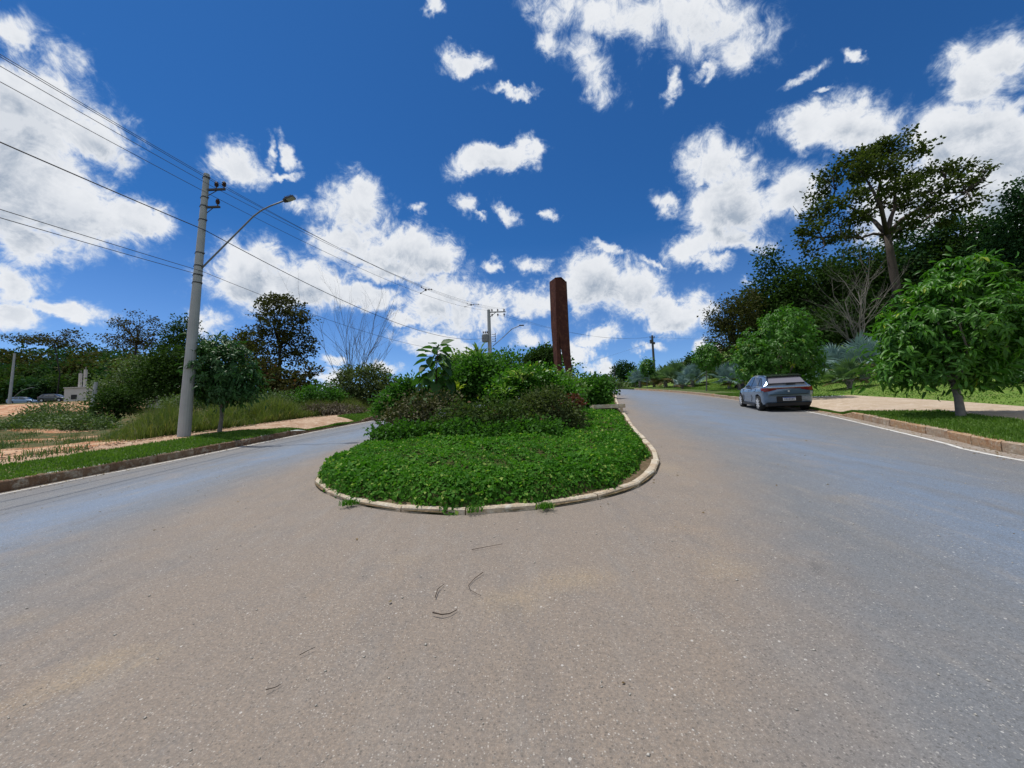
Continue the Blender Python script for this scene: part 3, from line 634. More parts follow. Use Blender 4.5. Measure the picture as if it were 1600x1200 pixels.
def tree(name, label, cat, group, foot, blobs, n, clump, per, size, wid, kind, m, trunk_r, bark=BARK, droop=.3, shell=.55, fork=None, nl=10, upb=.5, part='foliage', lean=None):
    foot = np.array(foot, float); root = empty(name, foot, label, cat, group)
    p, D, Nn, s, tint, c = foliage('f', blobs, n, clump, per, size, wid, kind, m, droop, shell, upb=upb)
    me = leaf_mesh('foliage', p - foot, D, Nn, s, wid, kind, m, tint); fo = link('foliage', me, root); tag(fo, kind='stuff')
    B = np.array(blobs); cen = B[:, :3].mean(0); bot = (B[:, 2] - B[:, 5]).min()
    if fork is None: fork = np.array([foot[0] * .45 + cen[0] * .55, foot[1] * .45 + cen[1] * .55, bot + (cen[2] - bot) * .35])
    t = MB(); fk = np.array(fork) - foot; mid = fk * .5 + np.array([rng.normal(0, .04), rng.normal(0, .04), 0]) * np.linalg.norm(fk)
    t.tube([(0, 0, -.15), fk * .04, mid, fk], [trunk_r * 1.5, trunk_r * 1.05, trunk_r * .85, trunk_r * .7], 8)
    t.build('trunk', bark, root, smooth=True)
    if nl:
        b = MB(); limbs(b, fk, c - foot, trunk_r * .5, n=nl); b.build('limbs', bark, root, smooth=True)
    return root
def bush(name, label, cat, group, foot, blobs, n, clump, per, size, wid, kind, m, stems=8, bark=TWIG, droop=0., shell=.5, upb=.5):
    foot = np.array(foot, float); root = empty(name, foot, label, cat, group)
    p, D, Nn, s, tint, c = foliage('f', blobs, n, clump, per, size, wid, kind, m, droop, shell, upb=upb)
    keep = p[:, 2] > foot[2] - .1
    fo = link('foliage', leaf_mesh('foliage', (p - foot)[keep], D[keep], Nn[keep], s[keep], wid, kind, m, tint[keep]), root); tag(fo, kind='stuff')
    b = MB(); limbs(b, (0, 0, -.05), c - foot, .02, k=4, n=stems, sag=.05); b.build('stems', bark, root)
    return root
def foot_at(px, Y, dz=0): q = P(px, 600, Y); return onT(q[0], q[1], dz)
def isl_foot(px, Y): q = P(px, 600, Y); return np.array([q[0], q[1], float(base(q[0], q[1])) + .1])

# big mango by the right kerb: whorls of long leaves, the 300 nearest to the road as leaves of their own
def leaf_variants(size, wid, m, nv=5):
    out = []
    for i in range(nv):
        D = np.array([[1., rng.normal(0, .1), -rng.uniform(0, .35)]]); out.append(leaf_mesh('leaf', np.zeros((1, 3)), D, np.array([[0, rng.normal(0, .3), 1.]]), np.array([size]), wid, 'lance', m, np.array([rng.random()])))
    return out
def whorl_leaves(blobs, nw, per, size, droop, face=None):
    B = np.array(blobs, float); vol = (B[:, 3] * B[:, 5]); ib = rng.choice(len(B), nw, p=vol / vol.sum()); v = nrm(rng.normal(0, 1, (nw, 3)) + np.array([0, -.12, .12]))
    r = rng.uniform(.80, 1.06, nw); c = B[ib, :3] + v * B[ib, 3:] * r[:, None]; k = np.repeat(np.arange(nw), per)
    ax = nrm(v + np.array([0, 0, .5])); a1 = nrm(np.cross(ax, [0.3, .2, 1])); a2 = np.cross(ax, a1); th = np.tile(np.arange(per) * 2.399, nw) + rng.random(nw)[k] * 6
    rad = np.cos(th)[:, None] * a1[k] + np.sin(th)[:, None] * a2[k]
    D = nrm(rad + ax[k] * rng.uniform(.0, .5, len(k))[:, None] + np.array([0, 0, -droop]) * rng.uniform(.5, 1.3, len(k))[:, None]); N = nrm(ax[k] + rng.normal(0, .2, (len(k), 3)) + np.array([0, 0, .3]))
    p = c[k] + rng.normal(0, .02, (len(k), 3)); tint = np.clip(rng.random(nw)[k] ** 1.5 * .8 + rng.random(len(k)) * .25, 0, 1)
    return p, D, N, size * rng.uniform(.7, 1.15, len(k)), tint, c
def mango(label, foot, blobs, nw, per, size, m, trunk_r, group=None, droop=.55, own=0, inner=0, bark=BARKG, fork=None, wid=.16):
    foot = np.array(foot, float); root = empty('mango_tree', foot, label, 'tree', group)
    p, D, N, s, tint, c = whorl_leaves(blobs, nw, per, size, droop)
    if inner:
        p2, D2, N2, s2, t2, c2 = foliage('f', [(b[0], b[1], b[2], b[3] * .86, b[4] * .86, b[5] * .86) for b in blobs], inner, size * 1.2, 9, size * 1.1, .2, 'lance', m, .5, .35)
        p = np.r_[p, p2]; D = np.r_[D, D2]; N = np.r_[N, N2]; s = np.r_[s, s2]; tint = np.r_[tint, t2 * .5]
    if own:
        dist = np.linalg.norm(p - CAM, axis=1) + rng.random(len(p)) * 1.2; o_ = np.argsort(dist); ow = o_[:own]; rest = o_[own:]
        var = leaf_variants(1.0, wid, m, 6)
        for i in ow:
            X_ = Vector(D[i]); Nv = Vector(N[i]); Yv = Nv.cross(X_).normalized(); Zv = X_.cross(Yv)
            lo = link('leaf', random.choice(var), root); rot = Matrix((X_, Yv, Zv)).transposed()
            lo.location = Vector(p[i] - foot); lo.rotation_euler = rot.to_euler(); lo.scale = (float(s[i]),) * 3
        p, D, N, s, tint = p[rest], D[rest], N[rest], s[rest], tint[rest]
    tag(link('foliage', leaf_mesh('foliage', p - foot, D, N, s, wid, 'lance', m, tint), root), kind='stuff')
    B = np.array(blobs); cen = B[:, :3].mean(0); bot = (B[:, 2] - B[:, 5]).min()
    fk = (np.array([cen[0] * .5 + foot[0] * .5, cen[1] * .5 + foot[1] * .5, bot + .35]) if fork is None else np.array(fork)) - foot
    t = MB(); t.tube([(0, 0, -.15), (0, 0, .05), fk * .55 + np.array([.03, 0, 0]), fk], [trunk_r * 1.35, trunk_r * 1.05, trunk_r * .85, trunk_r * .8], 10); t.build('trunk', bark, root, smooth=True)
    b = MB(); limbs(b, fk, c - foot, trunk_r * .5, n=14, sag=.12); b.build('limbs', bark, root, smooth=True)
    return root
q = gnd(1502, 652); mango('large mango tree with glossy drooping leaves on the grass wedge at the right', q,
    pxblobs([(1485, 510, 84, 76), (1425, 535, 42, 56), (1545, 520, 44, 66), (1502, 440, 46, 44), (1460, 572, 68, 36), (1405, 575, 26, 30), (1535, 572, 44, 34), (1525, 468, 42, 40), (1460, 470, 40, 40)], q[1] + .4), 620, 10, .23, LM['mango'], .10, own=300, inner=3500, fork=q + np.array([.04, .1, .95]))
q = foot_at(1640, 15.5); mango('mango tree cut off by the right edge with its lowest leaves over the lawn', q,
    pxblobs([(1640, 560, 48, 36), (1612, 590, 34, 18), (1660, 520, 50, 40)], 15.5), 300, 9, .23, LM['mangod'], .12, inner=1500)
q = gnd(1234, 606); q = onT(15.2, 21.0); mango('wide mango tree standing on the lawn right behind the parked car', q,
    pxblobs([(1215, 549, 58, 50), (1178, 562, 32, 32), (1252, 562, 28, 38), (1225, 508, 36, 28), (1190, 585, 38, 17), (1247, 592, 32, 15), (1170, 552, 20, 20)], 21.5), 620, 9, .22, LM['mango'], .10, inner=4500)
q = gnd(343, 676); mango('dark round mango tree with a thin trunk just right of the concrete pole', q,
    pxblobs([(352, 578, 46, 44), (330, 600, 26, 28), (378, 600, 28, 28), (345, 548, 30, 24), (356, 612, 42, 18)], q[1]), 380, 9, .20, LM['mangod'], .07, inner=2200, fork=q + np.array([.05, 0, .9]))
for (px, Yd, bl, lab) in [(1105, 37, [(1104, 560, 19, 20), (1104, 548, 13, 12)], 'small round street tree on the lawn left of the parked car'),
                          (1011, 60, [(1011, 574, 10, 13)], 'small street tree in front of the pale fan palms far up the right kerb'),
                          (992, 67, [(992, 588, 7, 9)], 'smallest street tree at the far end of the right kerb')]:
    q = onT(float(KR(Yd)) + 1.6, Yd); s = Yd / FOC
    mango(lab, q, pxblobs(bl, Yd), 200 if Yd < 40 else 120, 8, .27 if Yd < 40 else .36, LM['mango'], .06, inner=500, wid=.2)

# ------------------------------------------------------------------ fan palms
def make_frond(m, nseg=20, Rf=.95, pet=.9):
    b = MB(); b.tube([(0, 0, 0), (pet * .5, 0, .03), (pet, 0, -.02)], [.028, .02, .015], 4)
    for i in range(nseg):
        a = (i / (nseg - 1) - .5) * R(250); L = Rf * (1 - .22 * abs(a) / R(125)) * random.uniform(.92, 1.05); wd = .058 * Rf
        d = np.array([math.cos(a), math.sin(a), 0]); s = np.array([-math.sin(a), math.cos(a), 0]); c = np.array([pet, 0, 0]); zf = .12 * math.cos(a * 1.3)
        v = [c + d * .04, c + d * L * .45 + s * wd + [0, 0, zf * .3 + .03], c + d * L * .45 - s * wd + [0, 0, zf * .3 + .03], c + d * L * .45 + [0, 0, zf * .3 - .02], c + d * L + [0, 0, -.12 * Rf + random.uniform(-.05, .03)]]
        b.add(v, [(0, 3, 1), (0, 2, 3), (1, 3, 4), (3, 2, 4)])
    return b.build('frond', [m]).data
tmp_before = set(bpy.data.objects)
FR = {k: [make_frond(LM[k]) for _ in range(3)] for k in ('palm', 'palmd', 'palmg')}
for o in list(bpy.data.objects):
    if o not in tmp_before: bpy.data.objects.remove(o)
def palm(label, foot, h, rad, kind='palm', dry=3, n=20, group=None):
    root = empty('fan_palm', foot, label, 'palm', group, rz=random.random() * 6)
    t = MB(); hh = h * .28; t.tube([(0, 0, -.1), (0, 0, hh * .5), (0, 0, hh)], [.20 * rad / 1.8, .17 * rad / 1.8, .15 * rad / 1.8], 8)
    for i in range(12):
        a = i * 2.4; zz = hh * (.2 + .8 * i / 12); t.tube([(0.1 * math.cos(a), .1 * math.sin(a), zz), (.3 * math.cos(a), .3 * math.sin(a), zz + .18)], [.05, .02], 4)
    t.build('trunk', BARKG, root)
    for i in range(n):
        el = R(88) - (i / n) * R(105); a = i * 2.3999 + random.uniform(-.3, .3); kd = 'palmd' if i >= n - dry else kind
        f = link('frond', random.choice(FR[kd]), root); f.location = (0, 0, hh + .05)
        f.rotation_euler = (Matrix.Rotation(a, 3, 'Z') @ Matrix.Rotation(-el, 3, 'Y') @ Matrix.Rotation(random.uniform(-.6, .6), 3, 'X')).to_euler(); s = rad / 1.85 * random.uniform(.85, 1.1); f.scale = (s, s, s)
    return root
for (px, Y, h, rad, kd, dry, lab) in [
    (1352, 27, 3.2, 2.5, 'palm', 4, 'silvery fan palm with a thick stub trunk beside the large right mango tree'),
    (1306, 29, 2.8, 2.3, 'palm', 2, 'blue grey fan palm between the wide mango and its silvery neighbour'),
    (1328, 24, 1.9, 1.6, 'palmg', 2, 'low greener fan palm in front of the two silvery ones'),
    (1140, 40, 3.0, 2.3, 'palm', 2, 'pale fan palm seen left of the wide mango crown'),
    (1156, 36, 2.6, 2.0, 'palm', 3, 'pale fan palm touching the left side of the wide mango crown'),
    (1056, 56, 3.6, 3.3, 'palmg', 4, 'broad fan palm with yellowing lower leaves in the far group'),
    (1040, 60, 3.2, 2.9, 'palmg', 5, 'fan palm with brown hanging leaves left of the broad one'),
    (1082, 52, 2.8, 2.6, 'palm', 3, 'grey fan palm at the right end of the far group'),
    (1066, 47, 1.7, 1.3, 'palm', 3, 'low silver fan palm on the lawn before the far group'),
    (1000, 64, 3.8, 2.3, 'palm', 1, 'fan palm of upright blades at the left end of the far group'),
    (1022, 66, 3.2, 2.4, 'palmg', 2, 'dark fan palm behind the small street tree')]:
    palm(lab, foot_at(px, Y), h, rad, kd, dry, 20)

# ------------------------------------------------------------------ dark wood on the right, the tall tree above it
def wt(label, px, Y, bl, n, m, size=.30, clump=.5, group='trees of the dark wood on the right', kind='oval', tr=.16, per=14):
    f = foot_at(px, Y); b = pxblobs(bl, Y); return tree('wood_tree', label, 'tree', group, f, b, n, clump, per, size, .42, kind, m, tr, BARKD, .15, .45, nl=9)
wt('sparse brownish tree at the left end of the dark wood', 1150, 40, [(1150, 500, 40, 30), (1128, 495, 28, 24), (1165, 470, 26, 24), (1135, 530, 34, 22)], 5500, LM['olive'], .22, .30)
wt('dark tree with a pointed leafy top right of the brownish one', 1205, 42, [(1205, 455, 36, 40), (1200, 408, 16, 20), (1190, 490, 40, 40), (1215, 500, 40, 40)], 7500, LM['wood'])
wt('dark spreading tree under the left limbs of the tall tree', 1265, 40, [(1265, 440, 50, 36), (1240, 470, 44, 46), (1290, 480, 50, 46)], 8500, LM['wood'])
wt('dark flat topped tree just left of the tall tree trunk', 1335, 42, [(1335, 415, 54, 32), (1310, 450, 50, 46), (1360, 460, 46, 46)], 8500, LM['wood'])
wt('dark green tree right of the tall tree trunk', 1430, 42, [(1432, 380, 48, 34), (1410, 430, 46, 50), (1450, 440, 50, 56)], 9000, LM['woodb'])
wt('layered dark tree behind the top of the large right mango', 1500, 40, [(1500, 370, 54, 34), (1480, 410, 54, 40), (1530, 420, 54, 48)], 9000, LM['wood'])
wt('dark feathery tree at the right edge under the far crown', 1580, 36, [(1585, 365, 54, 32), (1560, 400, 50, 44), (1610, 430, 56, 60)], 9000, LM['woodb'])
wt('bright edged tree crown cut by the right edge above the wood', 1625, 33, [(1612, 298, 34, 24), (1640, 320, 50, 36), (1596, 325, 22, 12)], 3500, LM['woodb'], .25)
wt('dark undergrowth tree behind the bare grey shrub', 1300, 34, [(1300, 510, 60, 30), (1350, 500, 50, 36), (1250, 520, 40, 26)], 7500, LM['wood'])
wt('dark low tree filling the wood behind the right mango', 1440, 32, [(1440, 500, 60, 50), (1500, 480, 60, 60), (1570, 480, 60, 60)], 9000, LM['wood'])
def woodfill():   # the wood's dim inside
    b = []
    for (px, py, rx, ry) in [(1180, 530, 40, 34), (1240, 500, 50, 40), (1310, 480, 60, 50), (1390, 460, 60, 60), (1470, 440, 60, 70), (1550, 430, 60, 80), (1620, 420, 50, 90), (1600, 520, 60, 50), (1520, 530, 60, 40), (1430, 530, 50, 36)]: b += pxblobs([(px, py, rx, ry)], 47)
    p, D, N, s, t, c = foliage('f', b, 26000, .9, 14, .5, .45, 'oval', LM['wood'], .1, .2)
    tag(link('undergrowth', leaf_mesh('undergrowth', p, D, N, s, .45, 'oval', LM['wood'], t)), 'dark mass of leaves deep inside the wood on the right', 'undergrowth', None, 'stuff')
woodfill()
wt('dark leafy tree closing the view at the far end of the right kerb', 976, 88, [(974, 582, 15, 17), (966, 588, 10, 14), (985, 584, 10, 12)], 3000, LM['woodb'], .42, .5, group=None)
wt('dark rounded tree on the rise behind the far fan palms', 1095, 74, [(1098, 562, 22, 16), (1085, 572, 20, 14)], 3600, LM['wood'], .36, .5, group=None)
def hedge_far():
    b = []
    for (px, py, rx, ry, Y) in [(1000, 600, 24, 8, 80), (1040, 594, 30, 10, 76), (1080, 588, 30, 14, 72), (1120, 580, 26, 18, 62), (1150, 560, 26, 24, 58), (970, 604, 16, 6, 84), (1180, 570, 30, 24, 54), (1060, 580, 30, 10, 84)]: b += pxblobs([(px, py, rx, ry)], Y)
    p, D, N, s, t, c = foliage('f', b, 9000, .5, 14, .42, .45, 'oval', LM['wood'], .1, .2)
    tag(link('shrubbery', leaf_mesh('shrubbery', p, D, N, s, .45, 'oval', LM['scrub'], t)), 'mixed green shrubbery filling the rise behind the far fan palms', 'shrubbery', None, 'stuff')
hedge_far()
def tall_tree():
    Y = 34.; f = foot_at(1403, Y); root = empty('tall_tree', f, 'tall spreading tree with open layered crown standing high above the right wood', 'tree')
    s = Y / FOC; tr = MB(); pts = [f + [0, 0, -.3], P(1403, 470, Y), P(1397, 430, Y), P(1391, 395, Y), P(1386, 368, Y)]
    tr.tube(np.array(pts) - f, [.40, .36, .32, .29, .27], 10); tr.build('trunk', BARK, root, smooth=True)
    # clump plan measured on the photograph: px, py, rx, ry, depth offset
    cl = [(1395,225,38,14,0),(1360,238,38,14,1),(1325,250,30,13,-1),(1425,240,34,13,1),(1300,272,26,14,0),(1285,300,26,16,1),(1275,330,26,16,0),(1262,358,18,16,-1),(1258,380,14,12,0),
          (1340,275,36,14,2),(1385,265,36,14,-2),(1430,275,34,14,0),(1470,262,30,12,1),(1505,262,26,12,0),(1480,290,34,14,-1),(1520,290,22,12,1),(1538,272,12,9,0),(1325,310,34,15,-2),(1370,300,34,13,1),
          (1415,315,32,14,2),(1460,320,30,13,-1),(1500,320,26,11,1),(1310,345,30,13,1),(1345,340,26,12,-1),(1300,372,26,9,0),(1330,368,22,8,2),(1420,345,24,10,-2),(1440,300,24,12,3),(1365,325,22,10,3),
          (1470,345,20,7,0),(1520,312,18,8,-1),(1400,365,22,9,2),(1270,395,16,6,0),(1355,255,30,12,-3),(1410,290,30,12,-3),(1545,262,8,6,0)]
    lb = MB(); forks = [P(1386, 368, Y), P(1391, 395, Y), P(1384, 340, Y)]; mains = []
    for (a, b_, r0) in [((1350,335,2),(1300,315,1),.22),((1375,320,-2),(1350,275,-1),.22),((1398,325,2),(1400,265,0),.26),((1430,330,-1),(1480,300,0),.24),((1345,372,1),(1285,372,0),.16),((1440,348,2),(1510,300,0),.18),((1372,300,3),(1385,245,1),.2)]:
        A = P(a[0], a[1], Y + a[2]); Bq = P(b_[0], b_[1], Y + b_[2]); f0 = forks[0]; lb.tube(np.array([f0, (f0 + A) / 2 + [0, 0, .3], A, (A + Bq) / 2 + [0, 0, .2], Bq]) - f, [r0 * .95, r0 * .75, r0 * .6, r0 * .42, r0 * .25], 6); mains += [A, (A + Bq) / 2, Bq, (f0 + A) / 2]
    mains = np.array(mains); B = []
    for (px, py, rx, ry, dy) in cl:
        c = P(px, py, Y + dy); j = np.argmin(np.linalg.norm(mains - c, axis=1) + rng.random(len(mains)) * .8); a = mains[j]; mid = (a + c) / 2 + rng.normal(0, .25, 3)
        lb.tube(np.array([a, mid, c]) - f, [.09, .06, .03], 4)
        for _ in range(3): e = c + rng.normal(0, 1, 3) * np.array([rx * s * .6, rx * s * .5, ry * s * .5]); lb.tube(np.array([mid, (mid + e) / 2 + rng.normal(0, .12, 3), e]) - f, [.045, .03, .014], 3)
        B.append((*c, rx * s * .92, rx * s * .8, ry * s * .8))
    lb.build('limbs', BARK, root, smooth=True)
    p, D, N, sz, t, c = foliage('f', B, 12500, .25, 16, .27, .4, 'oval', LM['olive'], .15, .25)
    tag(link('foliage', leaf_mesh('foliage', p - f, D, N, sz, .4, 'oval', LM['tallm'], t), root), kind='stuff')
LM['tallm'] = leafmat('tall_tree_leaf', (.026, .046, .011), (.072, .092, .020), rough=.8, trans=.3, spec=.08)
tall_tree()

def bare_tree(name, label, foot, tips, m, r0, levels=3, spread=.35, cat='tree', fork_h=.2, kids=3, leafy=None):
    root = empty(name, foot, label, cat); mb = MB(); foot = np.array(foot)
    def br(a, d, L, r, lev):
        pts = [a]; dd = d.copy()
        for i in range(4): dd = nrm(dd + rng.normal(0, .10, 3) + np.array([0, 0, .05])); pts.append(pts[-1] + dd * L / 4)
        mb.tube(np.array(pts) - foot, [r, r * .85, r * .7, r * .55, r * .4 if lev else r * .15], 5 if lev > 1 else 3)
        if lev:
            for k in range(kids):
                i = rng.integers(1, 5); q = pts[i]; nd = nrm(dd + rng.normal(0, spread, 3)); br(q, nd, L * rng.uniform(.5, .8), r * .5, lev - 1)
    for t in tips:
        d = t - foot; L = np.linalg.norm(d); br(foot.copy(), d / L, L * .62, r0, levels)
    mb.build('branches', m, root); return root
q = foot_at(1345, 28)
bare_tree('bare_shrub', 'leafless grey branching shrub in front of the dark wood above the silvery palms', P(1346, 548, 28), [P(1374, 410, 28), P(1330, 420, 28), P(1285, 455, 28), P(1262, 500, 28), P(1350, 430, 28), P(1290, 480, 27), P(1365, 400, 29), P(1310, 440, 28)], mat('pale_branch', (.16, .145, .125), .9, var=.3), .055, 3, .35, 'shrub', kids=3)
# brown mound of cut grass and the twigs behind the car
bush('dry_bush', 'low dry brown bush on the lawn right of the parked car', 'bush', None, gnd(1282, 582), pxblobs([(1284, 572, 20, 9)], 30), 900, .25, 10, .25, .2, 'lance', LM['dry'], 8)

# ------------------------------------------------------------------ trees and shrubs on the left
def lt(label, px, Y, bl, n, m, size=.24, clump=.35, name='tree', group=None, tr=.13, shell=.45, per=14, nl=10, bark=BARKD, droop=.1, fork=None, wid=.42):
    f = foot_at(px, Y); return tree(name, label, 'tree', group, f, pxblobs(bl, Y), n, clump, per, size, wid, 'oval', m, tr, bark, droop, shell, nl=nl, fork=fork)
lt('tall dark layered tree right of the round mango tree', 437, 36, [(436, 478, 38, 14), (442, 497, 50, 9), (428, 468, 22, 9), (432, 516, 54, 8), (462, 531, 32, 8), (428, 545, 50, 8), (395, 530, 24, 12), (475, 548, 20, 10), (450, 562, 26, 7)], 7000, LM['olive'], .22, .20, tr=.17, fork=P(437, 545, 36), nl=16)
lt('low dark tree with reddish leaves at the foot of the tall layered tree', 455, 33, [(430, 590, 40, 16), (475, 580, 22, 10), (400, 575, 30, 18), (450, 605, 50, 14)], 5500, LM['redish'], .22, .3)
lt('dark tree with reddish top between the pole and the layered tree', 385, 40, [(380, 535, 22, 16), (395, 560, 24, 24), (370, 560, 20, 22), (380, 590, 34, 20)], 4500, LM['redish'], .22, .3)
lt('dark green tree rising right behind the concrete pole', 292, 42, [(288, 510, 16, 20), (272, 522, 16, 18), (298, 540, 24, 20), (265, 545, 20, 14)], 3600, LM['wood'], .22, .28)
lt('dense dark tree behind and left of the concrete pole', 262, 34, [(262, 580, 40, 22), (285, 600, 36, 30), (240, 600, 30, 22), (300, 575, 34, 22), (268, 556, 28, 12)], 8000, LM['wood'], .24, .35)
lt('feathery open tree with reddish twig tips against the sky', 215, 62, [(185, 505, 16, 8), (205, 512, 18, 10), (232, 500, 12, 5), (212, 490, 10, 3), (160, 528, 10, 5), (190, 530, 26, 8), (225, 528, 26, 8), (250, 515, 14, 6), (205, 540, 30, 8), (240, 540, 26, 6)], 3200, LM['redish'], .26, .35, nl=22, tr=.2, per=10)
lt('sparse flat topped tree on the skyline at the far left', 90, 88, [(70, 528, 22, 4), (115, 522, 16, 4), (95, 535, 40, 5), (30, 530, 24, 5)], 1800, LM['redish'], .4, .5, nl=16, per=10)
lt('wide olive tree behind the lamp pole in the dip', 205, 50, [(200, 600, 50, 18), (235, 590, 40, 20), (180, 618, 34, 14), (215, 575, 40, 18)], 6500, LM['scrub'], .26, .4)
lt('dark bushy tree beside the short lamp pole in the dip', 178, 36, [(182, 628, 30, 16), (205, 634, 26, 14), (170, 645, 22, 14), (195, 615, 30, 12)], 5000, LM['wood'], .20, .3)
b_ = bush('dense_bush', 'wide rounded grey green bush under the leafless tree', 'bush', None, foot_at(575, 29), pxblobs([(568, 600, 48, 24), (600, 606, 38, 22), (540, 612, 34, 18), (570, 585, 40, 12), (580, 622, 56, 16)], 29), 9000, .28, 16, .17, .42, 'oval', LM['shrub'], 10, shell=.6)
bush('small_bush', 'small green bush left of the grey green bush', 'bush', None, foot_at(500, 26), pxblobs([(500, 612, 24, 14), (520, 622, 24, 12), (478, 618, 18, 12)], 26), 2600, .2, 14, .15, .42, 'oval', LM['hedge'], 8)
bush('small_bush', 'yellow green bush on the verge at the bend of the left road', 'bush', None, foot_at(610, 26), pxblobs([(618, 622, 22, 16), (604, 634, 16, 10)], 26), 2200, .2, 14, .15, .4, 'oval', LM['scrub'], 8)
for (px, Y, bl, lab) in [(330, 30, [(330, 625, 50, 12), (290, 630, 40, 10)], 'green scrub behind the tall grass right of the concrete pole'), (440, 27, [(440, 628, 50, 12), (400, 632, 36, 10), (480, 632, 34, 9)], 'green scrub bank under the tall layered tree')]:
    bush('scrub', lab, 'bush', None, foot_at(px, Y), pxblobs(bl, Y), 5200, .25, 16, .14, .3, 'lance', LM['scrub'], 10)
bush('weed_heap', 'grey heap of dead weeds at the edge of the tall grass', 'weeds', None, foot_at(520, 22.5), pxblobs([(510, 640, 34, 5), (540, 641, 24, 5), (555, 643, 12, 4)], 22.5), 2200, .15, 12, .22, .10, 'lance', LM['dry'], 10, droop=.2)
for i, (px, Y, bl, lab) in enumerate([
    (60, 33, [(60, 657, 34, 7), (95, 662, 24, 6)], 'low scrub between the two bare dirt strips left of the tall grass'),
    (95, 40, [(100, 640, 40, 12), (70, 645, 30, 10), (125, 650, 26, 12)], 'low pale green scrub on the slope below the far cars'),
    (150, 27, [(135, 665, 34, 16), (165, 672, 26, 14), (110, 672, 24, 10)], 'green scrub clump at the left end of the tall grass'),
    (20, 26, [(15, 672, 34, 7), (45, 676, 22, 5)], 'flat weedy patch between the two bare dirt strips at the left edge')]):
    bush('scrub', lab, 'bush', None, foot_at(px, Y), pxblobs(bl, Y), 4200, .3, 16, .15, .42, 'oval', LM['scrub'], 8)
q = foot_at(556, 34)
bare_tree('leafless_tree', 'tall leafless tree of thin upswept branches above the grey green bush', q, [P(a, b, 34 + random.uniform(-1, 1)) for a, b in [(500, 505), (512, 480), (530, 470), (545, 462), (560, 475), (575, 468), (590, 480), (603, 495), (600, 520), (505, 535), (520, 500), (585, 510), (552, 490), (568, 500)]], mat('thin_branch', (.085, .075, .068), .9), .038, 3, .22, 'tree', kids=3)
# wood on the far left hill
hp = []
for i, (px, py, Y) in enumerate([(5, 560, 128), (35, 552, 132), (62, 556, 128), (92, 550, 134), (122, 552, 130), (150, 556, 126), (178, 556, 120), (205, 560, 112), (232, 562, 105),
                                 (-25, 556, 126), (20, 580, 112), (50, 582, 112), (80, 578, 114), (112, 576, 112), (142, 578, 108), (172, 582, 100), (200, 585, 96),
                                 (5, 606, 100), (35, 604, 98), (62, 604, 98), (250, 575, 90), (-20, 590, 102)]):
    f = foot_at(px, Y); top = P(px, py - 14, Y)[2]; hh = max(6., top - f[2]); c = np.array([f[0], f[1], top - hh * .42]); w_ = hh * .52
    bl = [(*c, w_, w_, hh * .40), (*(c + rng.normal(0, 1, 3) * [w_ * .4, w_ * .4, hh * .06]), w_ * .7, w_ * .7, hh * .34)]
    tree('hill_tree', 'dark leafy tree of the wood on the far left hillside', 'tree', 'trees of the wood on the far left hillside', f, bl, 1500, .8, 12, .75, .5, 'oval', [LM['wood'], LM['woodb'], LM['olive']][i % 3], .25, BARKD, .1, .5, nl=4)
def fill_left():
    b = []
    for (px, py, rx, ry, Y) in [(60, 618, 60, 10, 104), (140, 596, 60, 12, 100), (200, 600, 40, 16, 90), (290, 600, 34, 20, 60), (330, 600, 30, 24, 50), (420, 606, 60, 16, 46), (110, 590, 90, 20, 116), (20, 590, 60, 16, 118)]: b += pxblobs([(px, py, rx, ry)], Y)
    p, D, N, s, t, c = foliage('f', b, 14000, 1.0, 14, .6, .5, 'oval', LM['wood'], .1, .2)
    tag(link('undergrowth', leaf_mesh('undergrowth', p, D, N, s, .5, 'oval', LM['wood'], t)), 'dark undergrowth below the trees of the far left hillside', 'undergrowth', None, 'stuff')
fill_left()

# ------------------------------------------------------------------ planting on the island
def ib(label, px, Y, bl, n, m, size, clump=.13, name='island_bush', per=12, kind='oval', wid=.42, shell=.45, stems=14, droop=0., dep=None):
    return bush(name, label, 'bush', None, isl_foot(px, Y), pxblobs(bl, Y, dep=dep), n, clump, per, size, wid, kind, m, stems, droop=droop, shell=shell)
ib('brownish twiggy bush at the left end of the island planting', 655, 10.6, [(650, 640, 40, 28), (615, 655, 24, 18), (690, 640, 38, 30), (640, 668, 40, 12)], 3000, LM['brown'], .075, .12, 'twiggy_bush', stems=60)
ib('green undergrowth bush below the brown twigs on the left of the island', 640, 10.0, [(640, 676, 46, 14), (690, 674, 40, 14), (600, 676, 20, 9)], 4200, LM['hedge'], .085, .10)
ib('dark olive twig bush in the middle front of the island', 760, 9.8, [(760, 648, 56, 26), (800, 658, 50, 20), (720, 655, 40, 22)], 3800, LM['shrubg'], .09, .14, 'twiggy_bush', stems=50)
ib('low mixed green bush in front of the dark olive twigs', 780, 9.2, [(760, 676, 60, 12), (830, 670, 50, 14), (720, 668, 30, 12)], 5200, LM['hedge'], .08, .10)
ib('tangled olive bush on the right of the dark olive twigs', 860, 10.2, [(858, 640, 40, 32), (885, 660, 28, 20), (830, 650, 36, 28)], 5600, LM['shrub'], .085, .12, stems=40)
ib('shrub with dark red leaves above a pale stem near the island right side', 888, 11.0, [(884, 648, 18, 20), (893, 632, 12, 12)], 1800, leafmat('red_leaf', (.06, .02, .015), (.12, .04, .03), (.22, .04, .03)), .08, .1, 'red_shrub')
ib('broad dark green bush behind the heart leaved sapling', 650, 13.5, [(640, 612, 28, 24), (625, 630, 30, 20), (610, 640, 20, 14)], 3600, LM['hedge'], .13, .16)
ib('tall dark green bush in the centre of the island', 745, 14.0, [(740, 590, 42, 28), (715, 610, 34, 28), (770, 600, 34, 34), (750, 572, 30, 12)], 7500, LM['hedge'], .13, .17)
